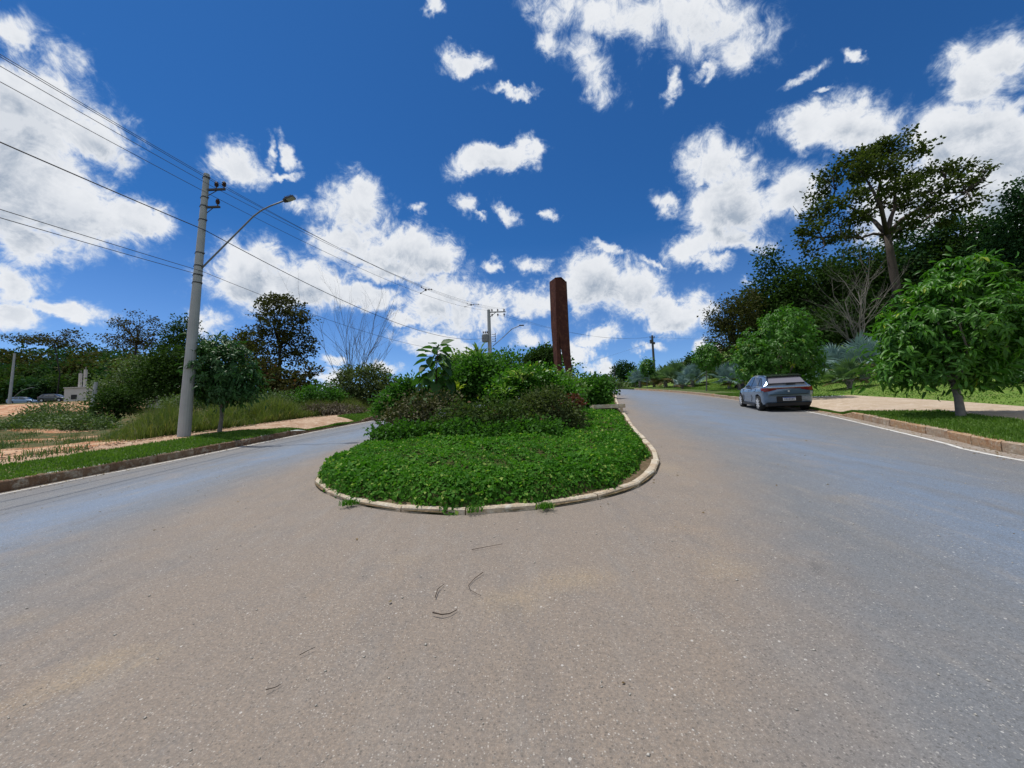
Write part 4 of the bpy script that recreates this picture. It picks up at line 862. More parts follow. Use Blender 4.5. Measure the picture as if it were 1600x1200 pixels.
ib('leafy green bush left of the steel pillar', 820, 13.0, [(800, 612, 42, 26), (850, 610, 40, 26), (830, 590, 36, 18), (880, 620, 30, 26)], 7500, LM['mango'], .12, .16)
ib('pale speckled bush in front of the steel pillar', 870, 15.0, [(868, 600, 34, 18), (840, 604, 30, 18), (890, 612, 26, 22)], 4000, LM['light'], .11, .16)
ib('dense green hedge along the right side of the island', 915, 20., [(915, 612, 28, 22), (900, 625, 24, 24), (930, 620, 22, 26), (938, 608, 16, 18)], 7500, LM['hedge'], .15, .2)
ib('farther hedge reaching to the slim white post', 940, 34., [(930, 604, 20, 14), (946, 604, 14, 12), (952, 600, 8, 8)], 3500, LM['scrub'], .22, .3)
ib('dark bush at the back of the island behind the pillar foot', 800, 30., [(800, 566, 40, 16), (850, 560, 24, 18), (770, 575, 40, 18), (735, 585, 50, 22), (860, 580, 40, 24), (700, 600, 40, 22)], 9000, LM['hedge'], .22, .35)
ib('round bushy tree top just left of the steel pillar', 850, 27., [(850, 556, 20, 13), (838, 566, 22, 12)], 3000, LM['wood'], .17, .2)
ib('pale drooping bush at the left foot of the far utility pole', 735, 20., [(728, 562, 26, 10), (745, 570, 22, 10), (710, 572, 14, 8)], 1800, LM['light'], .16, .2)
# big pale variegated leaves in the middle
def rosette(name, label, cat, base_p, n, size, wid, kind, m, up=.5, spread=.25, h=0., part='leaf', vary=4):
    root = empty(name, base_p, label, cat)
    var = [leaf_mesh('leaf', np.zeros((1, 3)), np.array([[1., 0, 0]]), np.array([[0, .1 * i - .15, 1.]]), np.array([1.]), wid, kind, m, np.array([rng.random()])) for i in range(vary)]
    for i in range(n):
        a = i * 2.4 + random.uniform(-.3, .3); zz = h * (i / max(1, n - 1)) ** .8; r_ = spread * random.uniform(.2, 1); e = up * random.uniform(.4, 1.5)
        lo = link('leaf', random.choice(var), root); lo.location = (math.cos(a) * r_, math.sin(a) * r_, zz); s = size * random.uniform(.7, 1.15)
        lo.rotation_euler = (Matrix.Rotation(a, 3, 'Z') @ Matrix.Rotation(-e, 3, 'Y') @ Matrix.Rotation(random.uniform(-.4, .4), 3, 'X')).to_euler(); lo.scale = (s, s, s)
    return root
f = isl_foot(678, 11.5); tp = P(684, 540, 11.5); H = tp[2] - f[2]
rt = rosette('broad_leaf_sapling', 'sapling with big heart shaped leaves rising over the left of the island', 'sapling', f, 0, .3, .5, 'heart', LM['mangod'])
HV = [leaf_mesh('leaf', np.zeros((1, 3)), np.array([[1., 0, 0]]), np.array([[0, .15 * i - .2, 1.]]), np.array([1.]), .42, 'heart', LM['heart'], np.array([rng.random()])) for i in range(4)]
t = MB(); t.tube([(0, 0, -.1), (.04, 0, H * .5), (tp[0] - f[0], 0, H)], [.03, .022, .01], 6)
for i in range(64):
    k = i / 63; z = H * (.22 + .78 * k); a = i * 2.4; L = (.62 - .40 * k) * random.uniform(.6, 1.1); s = .52 - .14 * k; cx = (tp[0] - f[0]) * (z / H) ** 2
    e = (cx + math.cos(a) * L, math.sin(a) * L, z + L * .35); t.tube([(cx, 0, z - .05), ((cx + e[0]) / 2, e[1] / 2, z + L * .25), e], [.008, .006, .005], 4)
    lo = link('leaf', random.choice(HV), rt); lo.location = e; s *= random.uniform(.8, 1.1); lo.scale = (s, s, s)
    lo.rotation_euler = (Matrix.Rotation(a, 3, 'Z') @ Matrix.Rotation(random.uniform(.35, 1.25) - .9 * k ** 3, 3, 'Y') @ Matrix.Rotation(random.uniform(-.5, .5), 3, 'X')).to_euler()
t.build('stem', TWIG, rt)
for (px, py, Y, n, s, lab) in [(812, 590, 12.4, 30, .34, 'variegated plant with long pale striped leaves in the centre of the island'), (790, 612, 11.6, 18, .26, 'smaller variegated plant left below the large one'), (842, 600, 12.8, 16, .24, 'pale leaved plant between the variegated one and the pillar')]:
    rosette('variegated_plant', lab, 'plant', P(px, py + 8, Y), n, s, .16, 'lance', LM['light'], up=.7, spread=.3, h=.28)
rosette('croton', 'yellow green spiky plant beside the heart leaved sapling', 'plant', P(715, 612, 12.0), 16, .26, .14, 'lance', leafmat('yellow_leaf', (.20, .28, .02), (.34, .40, .04)), up=1.5, spread=.08, h=.12)
rosette('spiky_plant', 'pale spiky plant standing tallest at the left of the far pole', 'plant', P(748, 562, 15.0), 22, .55, .10, 'lance', LM['light'], up=1.0, spread=.2, h=.2)
rosette('small_weed', 'small pale weed at the right foot of the red shrub', 'plant', P(878, 688, 9.2) + [0, 0, .05], 10, .16, .14, 'lance', LM['light'], up=1.2, spread=.05, h=.05)
for (px, py, lab) in [(742, 806, 'green weed tuft growing over the front of the island kerb'), (852, 797, 'small weed tuft creeping over the kerb right of the first tuft'), (545, 795, 'tiny weed in the broken left part of the island kerb')]:
    q = P(px, py, 4.95 if px > 600 else 5.45); q[2] = float(base(q[0], q[1])) + .03
    C = np.array([q + [random.gauss(0, .055), random.gauss(0, .04), 0] for _ in range(130)]); tag(link('weed_tuft', blades('weed_tuft', C, .09, .012, 1.1, LM['cover'])), lab, 'weed')

# ------------------------------------------------------------------ rusty steel pillar
RUST = soil_mat('weathering_steel', (.095, .034, .026), (.060, .022, .018), (.135, .055, .034), bump=.15, sc=1.5)
def pillar():
    Y = 21.5; s = Y / FOC; z0 = float(base(2.9, Y)); g = lambda px, py, dy=0.: P(px, py, Y + dy)
    o3 = g(878, 655); o3[2] = z0; root = empty('steel_pillar', o3, 'tall rusty steel pillar splitting into two legs above the island bushes', 'sculpture')
    def solid(name, rings):   # rings top to bottom, each a list of 3D points
        mb = MB(); n = len(rings[0]); v = np.array([p for r in rings for p in r]) - o3
        f = [(i * n + j, i * n + (j + 1) % n, (i + 1) * n + (j + 1) % n, (i + 1) * n + j) for i in range(len(rings) - 1) for j in range(n)] + [tuple(range(n))[::-1], tuple((len(rings) - 1) * n + j for j in range(n))]
        mb.add(v, f); return mb.build(name, RUST, root)
    # left leg: lit left flank (x 859-869), narrow front edge, inner flank turned away
    L = []
    for (py, a, b, c) in [(441, 858.5, 867.6, 872), (510, 861, 869.5, 872.5), (560, 865, 870.5, 876), (612, 870, 873, 881), (668, 874, 877, 886)]:
        top = py == 441
        L.append([g(a, py, .75), g(b, py - (7 if top else 0), .0), g(c, py - (8 if top else 0), .02), g(c + 1.5, py - (7 if top else 0), .62), g((a + c) / 2, py, 1.15)])
    solid('left_leg', L)
    Rr = []
    for (py, a, b) in [(434, 872, 884), (510, 872.5, 887.3), (540, 875.5, 889), (560, 879.5, 890.5), (590, 885.5, 894), (668, 893, 899)]:
        top = py == 434
        Rr.append([g(a, py, .02), g(b, py + (6 if top else 0), .28), g(b + 1.5, py + (6 if top else 0), .9), g(a + 1.5, py, .65)])
    solid('right_leg', Rr)
    # flat crown plate closing the top
    mb = MB(); mb.add(np.array([g(858.5, 440.6, .75), g(867.6, 433.6, -.01), g(877, 432.8, .0), g(884.2, 439.6, .28), g(885.6, 439.6, .9), g(872, 440, 1.15)]) - o3, [(0, 1, 2, 3, 4, 5)]); mb.build('top_plate', RUST, root)
pillar()

# ------------------------------------------------------------------ utility poles and wires
CONC = mat('pole_concrete', (.37, .38, .385), .85, var=.18, scale=2.2, bump=.25, bscale=18)
STEEL = mat('galvanised_steel', (.20, .21, .22), .6, .4, var=.2)
DARKS = mat('dark_fittings', (.045, .045, .05), .5)
WIRE = mat('wire_insulation', (.02, .02, .022), .6)
PORC = mat('porcelain', (.06, .035, .03), .3)
LED = mat('lamp_glass', (.35, .36, .33), .2)
def lathe(mb, prof, c, k=10, axis=None, mi=0):
    v = []; 
    for (r, z) in prof:
        for j in range(k): a = 2 * math.pi * j / k; v.append((r * math.cos(a), r * math.sin(a), z))
    v = np.array(v)
    if axis is not None: v = v @ np.array(Vector((0, 0, 1)).rotation_difference(Vector(axis)).to_matrix()).T
    f = [(i * k + j, i * k + (j + 1) % k, (i + 1) * k + (j + 1) % k, (i + 1) * k + j) for i in range(len(prof) - 1) for j in range(k)] + [tuple(range(k))[::-1], tuple((len(prof) - 1) * k + j for j in range(k))]
    return mb.add(v + np.array(c), f, mi)
def insul(parent, p, ax=(0, 0, 1), s=1.):
    mb = MB(); lathe(mb, [(.02 * s, -.14 * s), (.02 * s, -.05 * s), (.065 * s, -.04 * s), (.04 * s, 0), (.075 * s, .01 * s), (.045 * s, .05 * s), (.07 * s, .06 * s), (.04 * s, .12 * s)], p, 8, ax); return mb.build('insulator', PORC, parent)
f1 = onT(-11.29, 13.23); f1[2] = 1.28
top1 = P(323, 272, 13.4)
def pole1(name, label, foot, lean, lamp=True, arm=True):
    root = empty(name, foot, label, 'utility pole')
    H = top1[2] - f1[2]; ax = nrm(np.array([lean[0], lean[1], H])); L = H
    mb = MB(); n = 9; pts = [ax * (L * i / (n - 1)) + ([0, 0, -.2] if i == 0 else 0) for i in range(n)]; mb.tube(pts, [.19 - .098 * i / (n - 1) for i in range(n)], 16)
    mb.build('shaft', CONC, root, smooth=False)
    at = lambda fr: ax * L * fr
    for fr in (.57, .60, .635, .685, .815, .87, .905, .985):
        mb = MB(); r = .19 - .098 * fr + .009; lathe(mb, [(r, -.02), (r, .02)], at(fr), 14, ax); mb.box(at(fr) + np.array([r + .015, 0, 0]), (.05, .04, .04)); mb.box(at(fr) - np.array([r + .015, 0, 0]), (.05, .04, .04)); mb.build('clamp_band', DARKS, root)
    a1 = []
    for fr, ln, ks in ((.935, .62, (.30, .58)), (.865, .48, (.40,))):
        mb = MB(); c = at(fr); mb.box(c + [.12 + ln / 2, -.02, 0], (ln, .07, .06)); mb.tube([c + [.13, -.02, -.22], c + [ln * .75, -.02, -.03]], .018, 4); ar = mb.build('bracket', DARKS, root)
        for k in ks: insul(ar, c + [.12 + k, -.02, .17]); a1.append(foot + c + np.array([.12 + k, -.02, .30]))
    if lamp:
        q = [P(318, 418, 13.4), P(323, 411, 13.35), P(350, 384, 13.3), P(396, 338, 13.3), P(408, 329, 13.3), P(422, 322, 13.3), P(446, 313, 13.3)]; q = [p - f1 for p in q]; q[0] = at(.625) + [.10, 0, 0]
        mb = MB(); mb.tube(q, [.03, .03, .028, .027, .026, .026, .026], 8); mb.build('lamp_arm', STEEL, root, smooth=True)
        e = q[-1]; dr = nrm(q[-1] - q[-2]); hd = MB(); rot = np.array(Vector((1, 0, 0)).rotation_difference(Vector(dr)).to_matrix())
        hd.box(e + dr * .16, (.36, .20, .06), rot=rot); hd.box(e + dr * .0, (.14, .10, .10), rot=rot)
        for k in range(5): hd.box(e + dr * (.06 + k * .05) + rot @ np.array([0, 0, .055]), (.012, .20, .05), rot=rot)
        h = hd.build('lamp_head', DARKS, root); pm = MB(); pm.box(e + dr * .2 - rot @ np.array([0, 0, .042]), (.26, .18, .012), rot=rot); pm.build('lens', LED, h)
        pc = MB(); lathe(pc, [(.04, 0), (.04, .07), (.02, .085)], e + dr * .02 + rot @ np.array([0, 0, .05]), 8); pc.build('photocell', DARKS, h)
    return root, a1, ax * L
lean = (top1 - f1)
p1, ins1, v1 = pole1('utility_pole', 'tall tapered concrete utility pole with a street lamp arm at the left kerb', f1, lean)
f0 = onT(-11.9, -22.0); p0, ins0, v0 = pole1('utility_pole', 'concrete utility pole behind the viewer carrying the same wires', f0, (0, 0), lamp=False)
# second pole up the road
f2 = onT(P(767, 600, 48)[0], 48.); top2 = P(765.5, 484, 48); H2 = top2[2] - f2[2]
p2 = empty('utility_pole', f2, 'distant grey utility pole with crossarm and transformer behind the island bushes', 'utility pole')
mb = MB(); mb.tube([(0, 0, -.2), (0, 0, H2)], [.30, .20], 12); mb.build('shaft', CONC, p2)
s2 = 48 / FOC; mb = MB(); mb.box((1.05, -.1, H2 - .35), (2.2, .12, .12)); mb.tube([(.1, -.1, H2 - 1.0), (.9, -.1, H2 - .4)], .04, 4); ca = mb.build('crossarm', STEEL, p2)
for k in (.42, 1.15, 1.95): insul(ca, (k, -.1, H2 - .15), s=1.5); insul(ca, (k, -.1, H2 - .75), s=1.5)
mb = MB(); lathe(mb, [(.36, -.5), (.40, -.46), (.40, .42), (.30, .52)], (-.52, -.25, H2 - 3.7), 14)
for k in range(8): mb.box((-.52 + .42 * math.cos(k * .785), -.25 + .42 * math.sin(k * .785), H2 - 3.7), (.03, .12, .7), rz=k * .785)
tr_ = mb.build('transformer', mat('transformer_paint', (.22, .23, .24), .5), p2)
for k in (-.75, -.5, -.28): insul(tr_, (k, -.25, H2 - 3.0), s=1.4)
mb = MB()
for k in range(4): mb.box((.55, 0, H2 - 3.2 - k * .3), (.5, .05, .05)); insul(p2, (.75, 0, H2 - 3.15 - k * .3), s=.8)
mb.box((.75, 0, H2 - 3.65), (.04, .04, 1.1)); mb.build('secondary_rack', DARKS, p2)
pts = [P(770, 541, 48) - f2, P(785, 528, 48) - f2, P(800, 514, 47.5) - f2, P(813, 508.5, 47) - f2]; mb = MB(); mb.tube(pts, .05, 5); mb.build('lamp_arm', STEEL, p2); mb = MB(); mb.box(pts[-1] + [.15, 0, 0], (.6, .25, .1)); mb.build('lamp_head', DARKS, p2)
# third, dark, beyond the palms
f3 = onT(P(1024, 600, 92)[0], 92.); top3 = P(1023, 524, 92); H3 = top3[2] - f3[2]
p3 = empty('utility_pole', f3, 'far dark utility pole sticking up behind the fan palms', 'utility pole')
mb = MB(); mb.tube([(0, 0, -.2), (0, 0, H3)], [.33, .24], 10); mb.build('shaft', mat('dark_pole', (.07, .065, .06), .9), p3)
mb = MB(); mb.box((0, 0, H3 - .6), (1.2, .14, .14)); mb.box((-.35, 0, H3 - 1.5), (.5, .4, .9)); mb.box((.4, 0, H3 - 1.9), (.3, .3, .5)); mb.build('crossarm', DARKS, p3)
for k in (-.5, 0, .5): insul(p3, (k, 0, H3 - .35), s=1.6)
# slim white post by the road bend
q = onT(float(np.interp(40, yr, xr)) - .0 + .0, 40.); pt = P(959.5, 568, 40); fp = np.array([pt[0], 40., float(base(pt[0], 40))]); sp_ = empty('slim_post', fp, 'slim white post on the kerb at the bend beyond the hedge', 'post')
mb = MB(); hh = pt[2] - fp[2]; mb.tube([(0, 0, -.1), (0, 0, hh * .6)], .05, 8); mb.build('shaft', mat('white_post', (.7, .7, .68), .6), sp_); mb = MB(); mb.tube([(0, 0, hh * .6), (0, 0, hh)], .042, 8); mb.build('top', DARKS, sp_)

def wire(label, pts, r, sag, group=None):
    mb = MB(); o3 = np.array(pts[0], float); allp = []
    for a, b, s in zip(pts[:-1], pts[1:], sag):
        a = np.array(a, float); b = np.array(b, float)
        for i in range(28): t = i / 28; allp.append(a + (b - a) * t - np.array([0, 0, 4 * s * t * (1 - t)]))
    allp.append(np.array(pts[-1], float)); mb.tube(allp, r, 4, cap=False); o = mb.build('power_line', WIRE, origin=o3); return tag(o, label, 'wire', group), allp
def at1(px, py): return P(px, py, 13.35)
def off0(p): return f0 + (np.array(p) - f1)
A2 = f2
H2p = lambda dx, dz: f2 + np.array([dx, -.1, H2 + dz])
g_ = 'upper power lines from pole to pole'
up = [(at1(326, 277), H2p(.42, .05)), (at1(346, 291), H2p(1.15, .05)), (at1(333, 292), H2p(1.95, .05)), (at1(336, 308), H2p(.0, -.1))]
allw = []
for (a, b), nm in zip(up, ('topmost of the four thin upper power lines between the poles', 'second from the top of the four thin upper power lines', 'third from the top of the four thin upper power lines', 'lowest of the four thin upper power lines between the poles')): o, ap = wire(nm, [off0(a), a, b], .009, [.7, .9], g_); allw.append(ap)
wire('thick black cable crossing the concrete pole above the lamp arm foot', [off0(at1(321, 360)), at1(321, 360), f2 + [-.3, 0, H2 - 3.6]], .016, [.55, 1.5])
wire('pair of thin low cables, the upper one, crossing the concrete pole under the lamp arm', [off0(at1(316, 424)), at1(316, 424), f2 + [0, 0, H2 - 5.0]], .009, [.45, 1.3])
wire('pair of thin low cables, the lower one, crossing the concrete pole under the lamp arm', [off0(at1(315, 427)), at1(315, 430)], .009, [.55])
for k in range(2): wire(('upper faint power line from the second pole to the dark pole', 'lower faint power line from the second pole to the dark pole')[k], [H2p(1.95 - k * .8, -.7), f3 + [(-.5, .5)[k], 0, H3 - .3]], .012, [1.5], 'faint far power lines')
wire('faint far power line behind the fan palms leaving the dark pole to the right', [f3 + [0, 0, H3 - .4], f3 + np.array([60, 12, H3 + 4.])], .014, [2.0])
wire('faint lowest power line running left from the dark pole behind the hedge', [f3 + [-.2, 0, H3 - 1.6], f3 + np.array([-40, 30, H3 - 6.])], .014, [1.6])
def spacer(t, label):
    ps = [np.array(w[28 + int(t * 28)]) for w in allw]; c = np.mean(ps, 0); root = MB()
    for a in ps: root.tube([c, a], .02, 4); root.box(a, (.07, .07, .09))
    root.box(c, (.12, .12, .16)); tag(root.build('line_spacer', DARKS, origin=c), label, 'spacer')
spacer(.48, 'dark spacer on the upper power lines nearer the concrete pole'); spacer(.76, 'dark spacer on the upper power lines nearer the distant pole')
# poles in the dip on the left
for (px, pt_, pb, Y, lab, la) in [(20, 552, 632, 72, 'far pale lamp pole at the left edge beside the blue car', [(22, 620), (34, 610), (48, 606)]), (149, 597, 648, 42, 'short pale lamp pole beside the unfinished building', [(150, 626), (162, 618), (174, 613)])]:
    tp = P(px + 3 if px < 100 else px + 1, pt_, Y); f = np.array([tp[0] - .3, Y, float(terr(tp[0], Y))]); r = empty('lamp_pole', f, lab, 'lamp pole'); mb = MB(); mb.tube([(0, 0, -.3), tp - f], [.24, .15], 8); mb.build('shaft', CONC, r)
    mb = MB(); mb.tube([P(a, b, Y) - f for a, b in la], .05, 5); mb.build('lamp_arm', STEEL, r); e = P(*la[-1], Y) - f; mb = MB(); mb.box(e + [.25, 0, .03], (.6, .25, .12)); mb.build('lamp_head', STEEL, r)

# ------------------------------------------------------------------ buildings in the dip
PLAST = mat('raw_plaster', (.50, .47, .44), .9, var=.15, scale=.8); DKIN = mat('dark_opening', (.03, .03, .03), .9)
def bld():
    Y = 66.; a = P(99, 632, Y); b = P(147, 632, Y); t_ = P(99, 607, Y); zb = min(float(terr(a[0], Y)), float(terr(b[0], Y))) - .3; W_ = b[0] - a[0]; Hh = t_[2] - zb; dp = 5.
    o3 = np.array([(a[0] + b[0]) / 2, Y, zb]); r = empty('unfinished_building', o3, 'pale unfinished block building with bare columns on its roof', 'building')
    mb = MB(); mb.box((0, .1, Hh / 2), (W_, .2, Hh)); mb.build('front_wall', PLAST, r)
    mb = MB(); mb.box((-W_ / 2 + .1, dp / 2 + .1, Hh / 2), (.2, dp - .2, Hh)); mb.box((W_ / 2 - .1, dp / 2 + .1, Hh / 2), (.2, dp - .2, Hh)); mb.box((0, dp, Hh / 2), (W_, .2, Hh)); mb.build('wall', PLAST, r)
    mb = MB(); mb.box((0, dp / 2, Hh + .08), (W_ + .1, dp + .3, .16)); mb.build('roof_slab', PLAST, r)
    mb = MB(); mb.box((W_ * .0 - .9, -.01, 1.2), (1.0, .06, .8)); mb.build('opening', DKIN, r); mb = MB(); mb.box((W_ * .28, -.012, Hh / 2), (.25, .07, Hh)); mb.build('pilaster', CONC, r)
    for px, pt in ((121, 583), (129, 577)):
        c = P(px, pt, Y); x = c[0] - o3[0]; hz = c[2] - zb - Hh; mb = MB(); mb.box((x, .5, Hh + hz / 2), (.32, .32, hz)); mb.tube([(x - .1, .5, Hh + hz), (x - .1, .5, Hh + hz + .5)], .02, 3); mb.tube([(x + .1, .5, Hh + hz), (x + .1, .5, Hh + hz + .5)], .02, 3); mb.build('column', PLAST, r)
bld()
def house():
    Y = 52.; a = P(228, 636, Y); b = P(268, 636, Y); t_ = P(228, 613, Y); zb = float(terr(a[0], Y)) - .3; W_ = b[0] - a[0]; Hh = t_[2] - zb; o3 = np.array([(a[0] + b[0]) / 2, Y, zb])
    r = empty('white_house', o3, 'low white house half hidden behind the trees left of the concrete pole', 'house'); mb = MB(); mb.box((0, 2.5, Hh / 2), (W_, 5, Hh)); mb.build('wall', mat('white_wall', (.62, .61, .58), .8, var=.1), r)
    mb = MB(); mb.add([(-W_ / 2 - .4, -.4, Hh), (W_ / 2 + .4, -.4, Hh), (W_ / 2 + .4, 5.4, Hh), (-W_ / 2 - .4, 5.4, Hh), (-W_ / 2 - .4, 2.5, Hh + 1.3), (W_ / 2 + .4, 2.5, Hh + 1.3)], [(0, 1, 5, 4), (2, 3, 4, 5), (0, 4, 3), (1, 2, 5), (0, 3, 2, 1)]); mb.build('roof', mat('pale_roof', (.62, .60, .56), .7), r)
    for k in (-.25, .2): mb = MB(); mb.box((W_ * k, -.01, Hh * .55), (.9, .06, 1.0)); mb.build('window', DKIN, r)
house()
mb = MB(); q = P(466, 597, 40); zf = float(terr(q[0], 40)); mb.tube([(0, 0, 0), (0, 0, 3.2)], .09, 6); o = mb.build('fence_post', CONC, None); o.location = (q[0], 40, zf); tag(o, 'pale bare post in the scrub right of the tall layered tree', 'post')

# ------------------------------------------------------------------ cars
def cr(xs, ys_, x):   # smooth interpolation through stations
    xs = np.array(xs, float); ys_ = np.array(ys_, float); m = np.gradient(ys_, xs); i = np.clip(np.searchsorted(xs, x) - 1, 0, len(xs) - 2); h = xs[i + 1] - xs[i]; t = (x - xs[i]) / h
    return (2 * t ** 3 - 3 * t ** 2 + 1) * ys_[i] + (t ** 3 - 2 * t ** 2 + t) * h * m[i] + (-2 * t ** 3 + 3 * t ** 2) * ys_[i + 1] + (t ** 3 - t ** 2) * h * m[i + 1]
GLASS = mat('tinted_glass', (.03, .04, .05), .04, spec=.9); RUB = mat('tyre_rubber', (.02, .02, .02), .85); RIM = mat('alloy_rim', (.60, .61, .63), .4, .35); BLK = mat('black_trim', (.018, .018, .02), .45)
RED = mat('red_lens', (.16, .008, .012), .15, spec=.6); PLW = mat('plate_white', (.62, .63, .66), .5); PLB = mat('plate_blue', (.03, .07, .28), .5); INK = mat('plate_ink', (.12, .13, .17), .5); ROOFM = mat('black_roof', (.02, .021, .024), .18, spec=.6, coat=.6)
def make_car(label, foot, yaw, paint, detail=True, slope=(0, 0)):
    root = empty('parked_car', foot, label, 'car'); root.scale = (1.07,) * 3; root.rotation_euler = (slope[0], slope[1], -yaw)
    Ys = [-2.0, -1.96, -1.85, -1.6, -1.27, -.6, 0, .6, 1.0, 1.4, 1.75, 1.93, 2.02]
    Wd = [.72, .79, .835, .855, .865, .855, .85, .855, .86, .84, .76, .64, .50]
    Tp = [.93, .985, 1.01, 1.02, 1.01, .97, .95, .93, .92, .86, .78, .70, .62]
    Bt = [.42, .32, .27, .22, .20, .19, .19, .19, .19, .20, .22, .26, .34]
    yy = np.linspace(-2.0, 2.02, 44); W_ = np.array([cr(Ys, Wd, y) for y in yy]); T_ = np.array([cr(Ys, Tp, y) for y in yy]); B_ = np.array([cr(Ys, Bt, y) for y in yy])
    rings = []
    for y, w, t, b in zip(yy, W_, T_, B_):
        half = [(0, b), (w * .80, b), (w * .93, b + .05), (w * .975, b + .18), (w * .96, (b + t) * .47), (w * 1.0, (b + t) * .58), (w * .985, t - .16), (w * .965, t - .07), (w * .90, t - .02), (w * .6, t + .012), (0, t + .02)]
        rings.append([(x, y, z) for x, z in half] + [(-x, y, z) for x, z in half[-2:0:-1]])
    n = len(rings[0]); mb = MB(); mb.add([p for r in rings for p in r], [(i * n + j, i * n + (j + 1) % n, (i + 1) * n + (j + 1) % n, (i + 1) * n + j) for i in range(len(rings) - 1) for j in range(n)] + [tuple(range(n))[::-1], tuple((len(rings) - 1) * n + j for j in range(n))])
    body = mb.build('body', [paint, BLK], root, smooth=True)
    cut = MB()
    for ya in (-1.27, 1.26):
        for sx in (-1, 1): lathe(cut, [(.365, -.22), (.365, .22)], (sx * .80, ya, .33), 28, (1, 0, 0))
    cuto = cut.build('cut', [BLK], root)
    md = body.modifiers.new('b', 'BOOLEAN'); md.object = cuto; md.operation = 'DIFFERENCE'; md.solver = 'EXACT'
    try: md.material_mode = 'TRANSFER'
    except Exception: pass
    bpy.context.view_layer.update(); me = bpy.data.meshes.new_from_object(body.evaluated_get(bpy.context.evaluated_depsgraph_get())); body.modifiers.clear(); body.data = me; me.set_sharp_from_angle(angle=R(38)); bpy.data.objects.remove(cuto)
    # glasshouse: roof, screens, side panes and pillars as separate shells
    gy = np.array([-1.90, -1.78, -1.66, -1.52, -1.38, -1.2, -.95, -.6, -.3, 0, .25, .45, .65, .85, 1.05]); zr = np.array([1.015, 1.14, 1.26, 1.375, 1.415, 1.435, 1.45, 1.465, 1.47, 1.462, 1.425, 1.34, 1.21, 1.07, .94])
    wb = np.array([.76, .77, .775, .785, .79, .80, .805, .81, .81, .81, .805, .80, .79, .78, .77]); wt_ = np.array([.66, .64, .61, .59, .585, .585, .59, .60, .60, .60, .60, .62, .66, .70, .73])
    tb = np.array([cr(Ys, Tp, y) - .02 for y in gy]); parts_ = {}
    def put(k, m, v, f):
        parts_.setdefault(k, [m, MB()])[1].add(v, f)
    for i in range(len(gy) - 1):
        for sx in (-1, 1):
            a = [(sx * wb[i], gy[i], tb[i]), (sx * wb[i + 1], gy[i + 1], tb[i + 1])]; zt = [max(zr[i] - .06, tb[i] + .005), max(zr[i + 1] - .06, tb[i + 1] + .005)]; c = [(sx * wt_[i], gy[i], zt[0]), (sx * wt_[i + 1], gy[i + 1], zt[1])]
            put('pillars', paint, [a[0], a[1], c[1], c[0]], [(0, 1, 2, 3)])
            r_ = [(sx * (wt_[i] - .05), gy[i], max(zr[i] - .012, zt[0])), (sx * (wt_[i + 1] - .05), gy[i + 1], max(zr[i + 1] - .012, zt[1]))]
            put('roof', ROOFM if -1.52 < gy[i] < .2 else ROOFM, [c[0], c[1], r_[1], r_[0]], [(0, 1, 2, 3)])
            mid = [(0, gy[i], zr[i] + .012), (0, gy[i + 1], zr[i + 1] + .012)]
            put('roof', ROOFM, [r_[0], r_[1], mid[1], mid[0]], [(0, 1, 2, 3)])
    for k, (m, mbb) in parts_.items():
        o = mbb.build(k, m, root, smooth=False)
    def pane(name, pts, m=GLASS, off=(0, 0, 0), th=.008):
        mb = MB(); v = np.array(pts, float); nn = np.cross(v[1] - v[0], v[-1] - v[0]); nn = nn / np.linalg.norm(nn); 
        if nn @ (v.mean(0) - np.array([0, 0, .9])) < 0: nn = -nn
        k = len(v); v2 = v + nn * (.014 + th); v1_ = v + nn * .014 - nn * .03; mb.add(np.r_[v1_, v2], [tuple(range(k)), tuple(range(k, 2 * k))] + [(i, (i + 1) % k, k + (i + 1) % k, k + i) for i in range(k)]); return mb.build(name, m, root)
    def sd(y, fr, sx):  # point on the side glass plane
        b0 = np.interp(y, gy, wb); t0 = np.interp(y, gy, wt_); z0 = np.interp(y, gy, tb); z1 = max(np.interp(y, gy, zr) - .06, z0 + .005); return (sx * (b0 + (t0 - b0) * fr), y, z0 + (z1 - z0) * fr)
    for sx in (-1, 1):
        pane('side_window', [sd(-1.15, .10, sx), sd(-.38, .10, sx), sd(-.38, .93, sx), sd(-1.0, .90, sx)])
        pane('side_window', [sd(-.30, .10, sx), sd(.62, .10, sx), sd(.30, .86, sx), sd(.10, .92, sx), sd(-.30, .93, sx)])
        pane('quarter_window', [sd(-1.55, .12, sx), sd(-1.22, .10, sx), sd(-1.08, .88, sx)], BLK if not detail else GLASS)
        mb = MB(); s_ = sx; mb.add([(s_ * .80, .62, .97), (s_ * .99, .60, 1.0), (s_ * 1.0, .60, 1.12), (s_ * .84, .62, 1.12), (s_ * .80, .74, .97), (s_ * .97, .72, 1.0), (s_ * .98, .72, 1.10), (s_ * .84, .74, 1.10)], [(0, 1, 2, 3), (4, 7, 6, 5), (0, 4, 5, 1), (3, 2, 6, 7), (1, 5, 6, 2), (0, 3, 7, 4)]); mb.build('mirror', BLK, root)
        if detail:
            for yd in (-.36, .80, -1.0):
                mb = MB(); w0 = cr(Ys, Wd, yd); mb.box((sx * (w0 * .985 + .001), yd, .62), (.012, .012, .55)); mb.build('door_gap', BLK, root)
            for yd in (-.78, .02): mb = MB(); mb.box((sx * (.862), yd, .80), (.03, .18, .03)); mb.build('door_handle', paint, root)
            mb = MB(); mb.box((sx * .845, 0, .235), (.05, 1.75, .09)); mb.build('sill', BLK, root)
    wz = lambda y: float(np.interp(y, gy, zr)) + .012
    pane('windscreen', [(-.66, .98, wz(.98) - .02), (.66, .98, wz(.98) - .02), (.56, .30, wz(.30) - .03), (-.56, .30, wz(.30) - .03)])
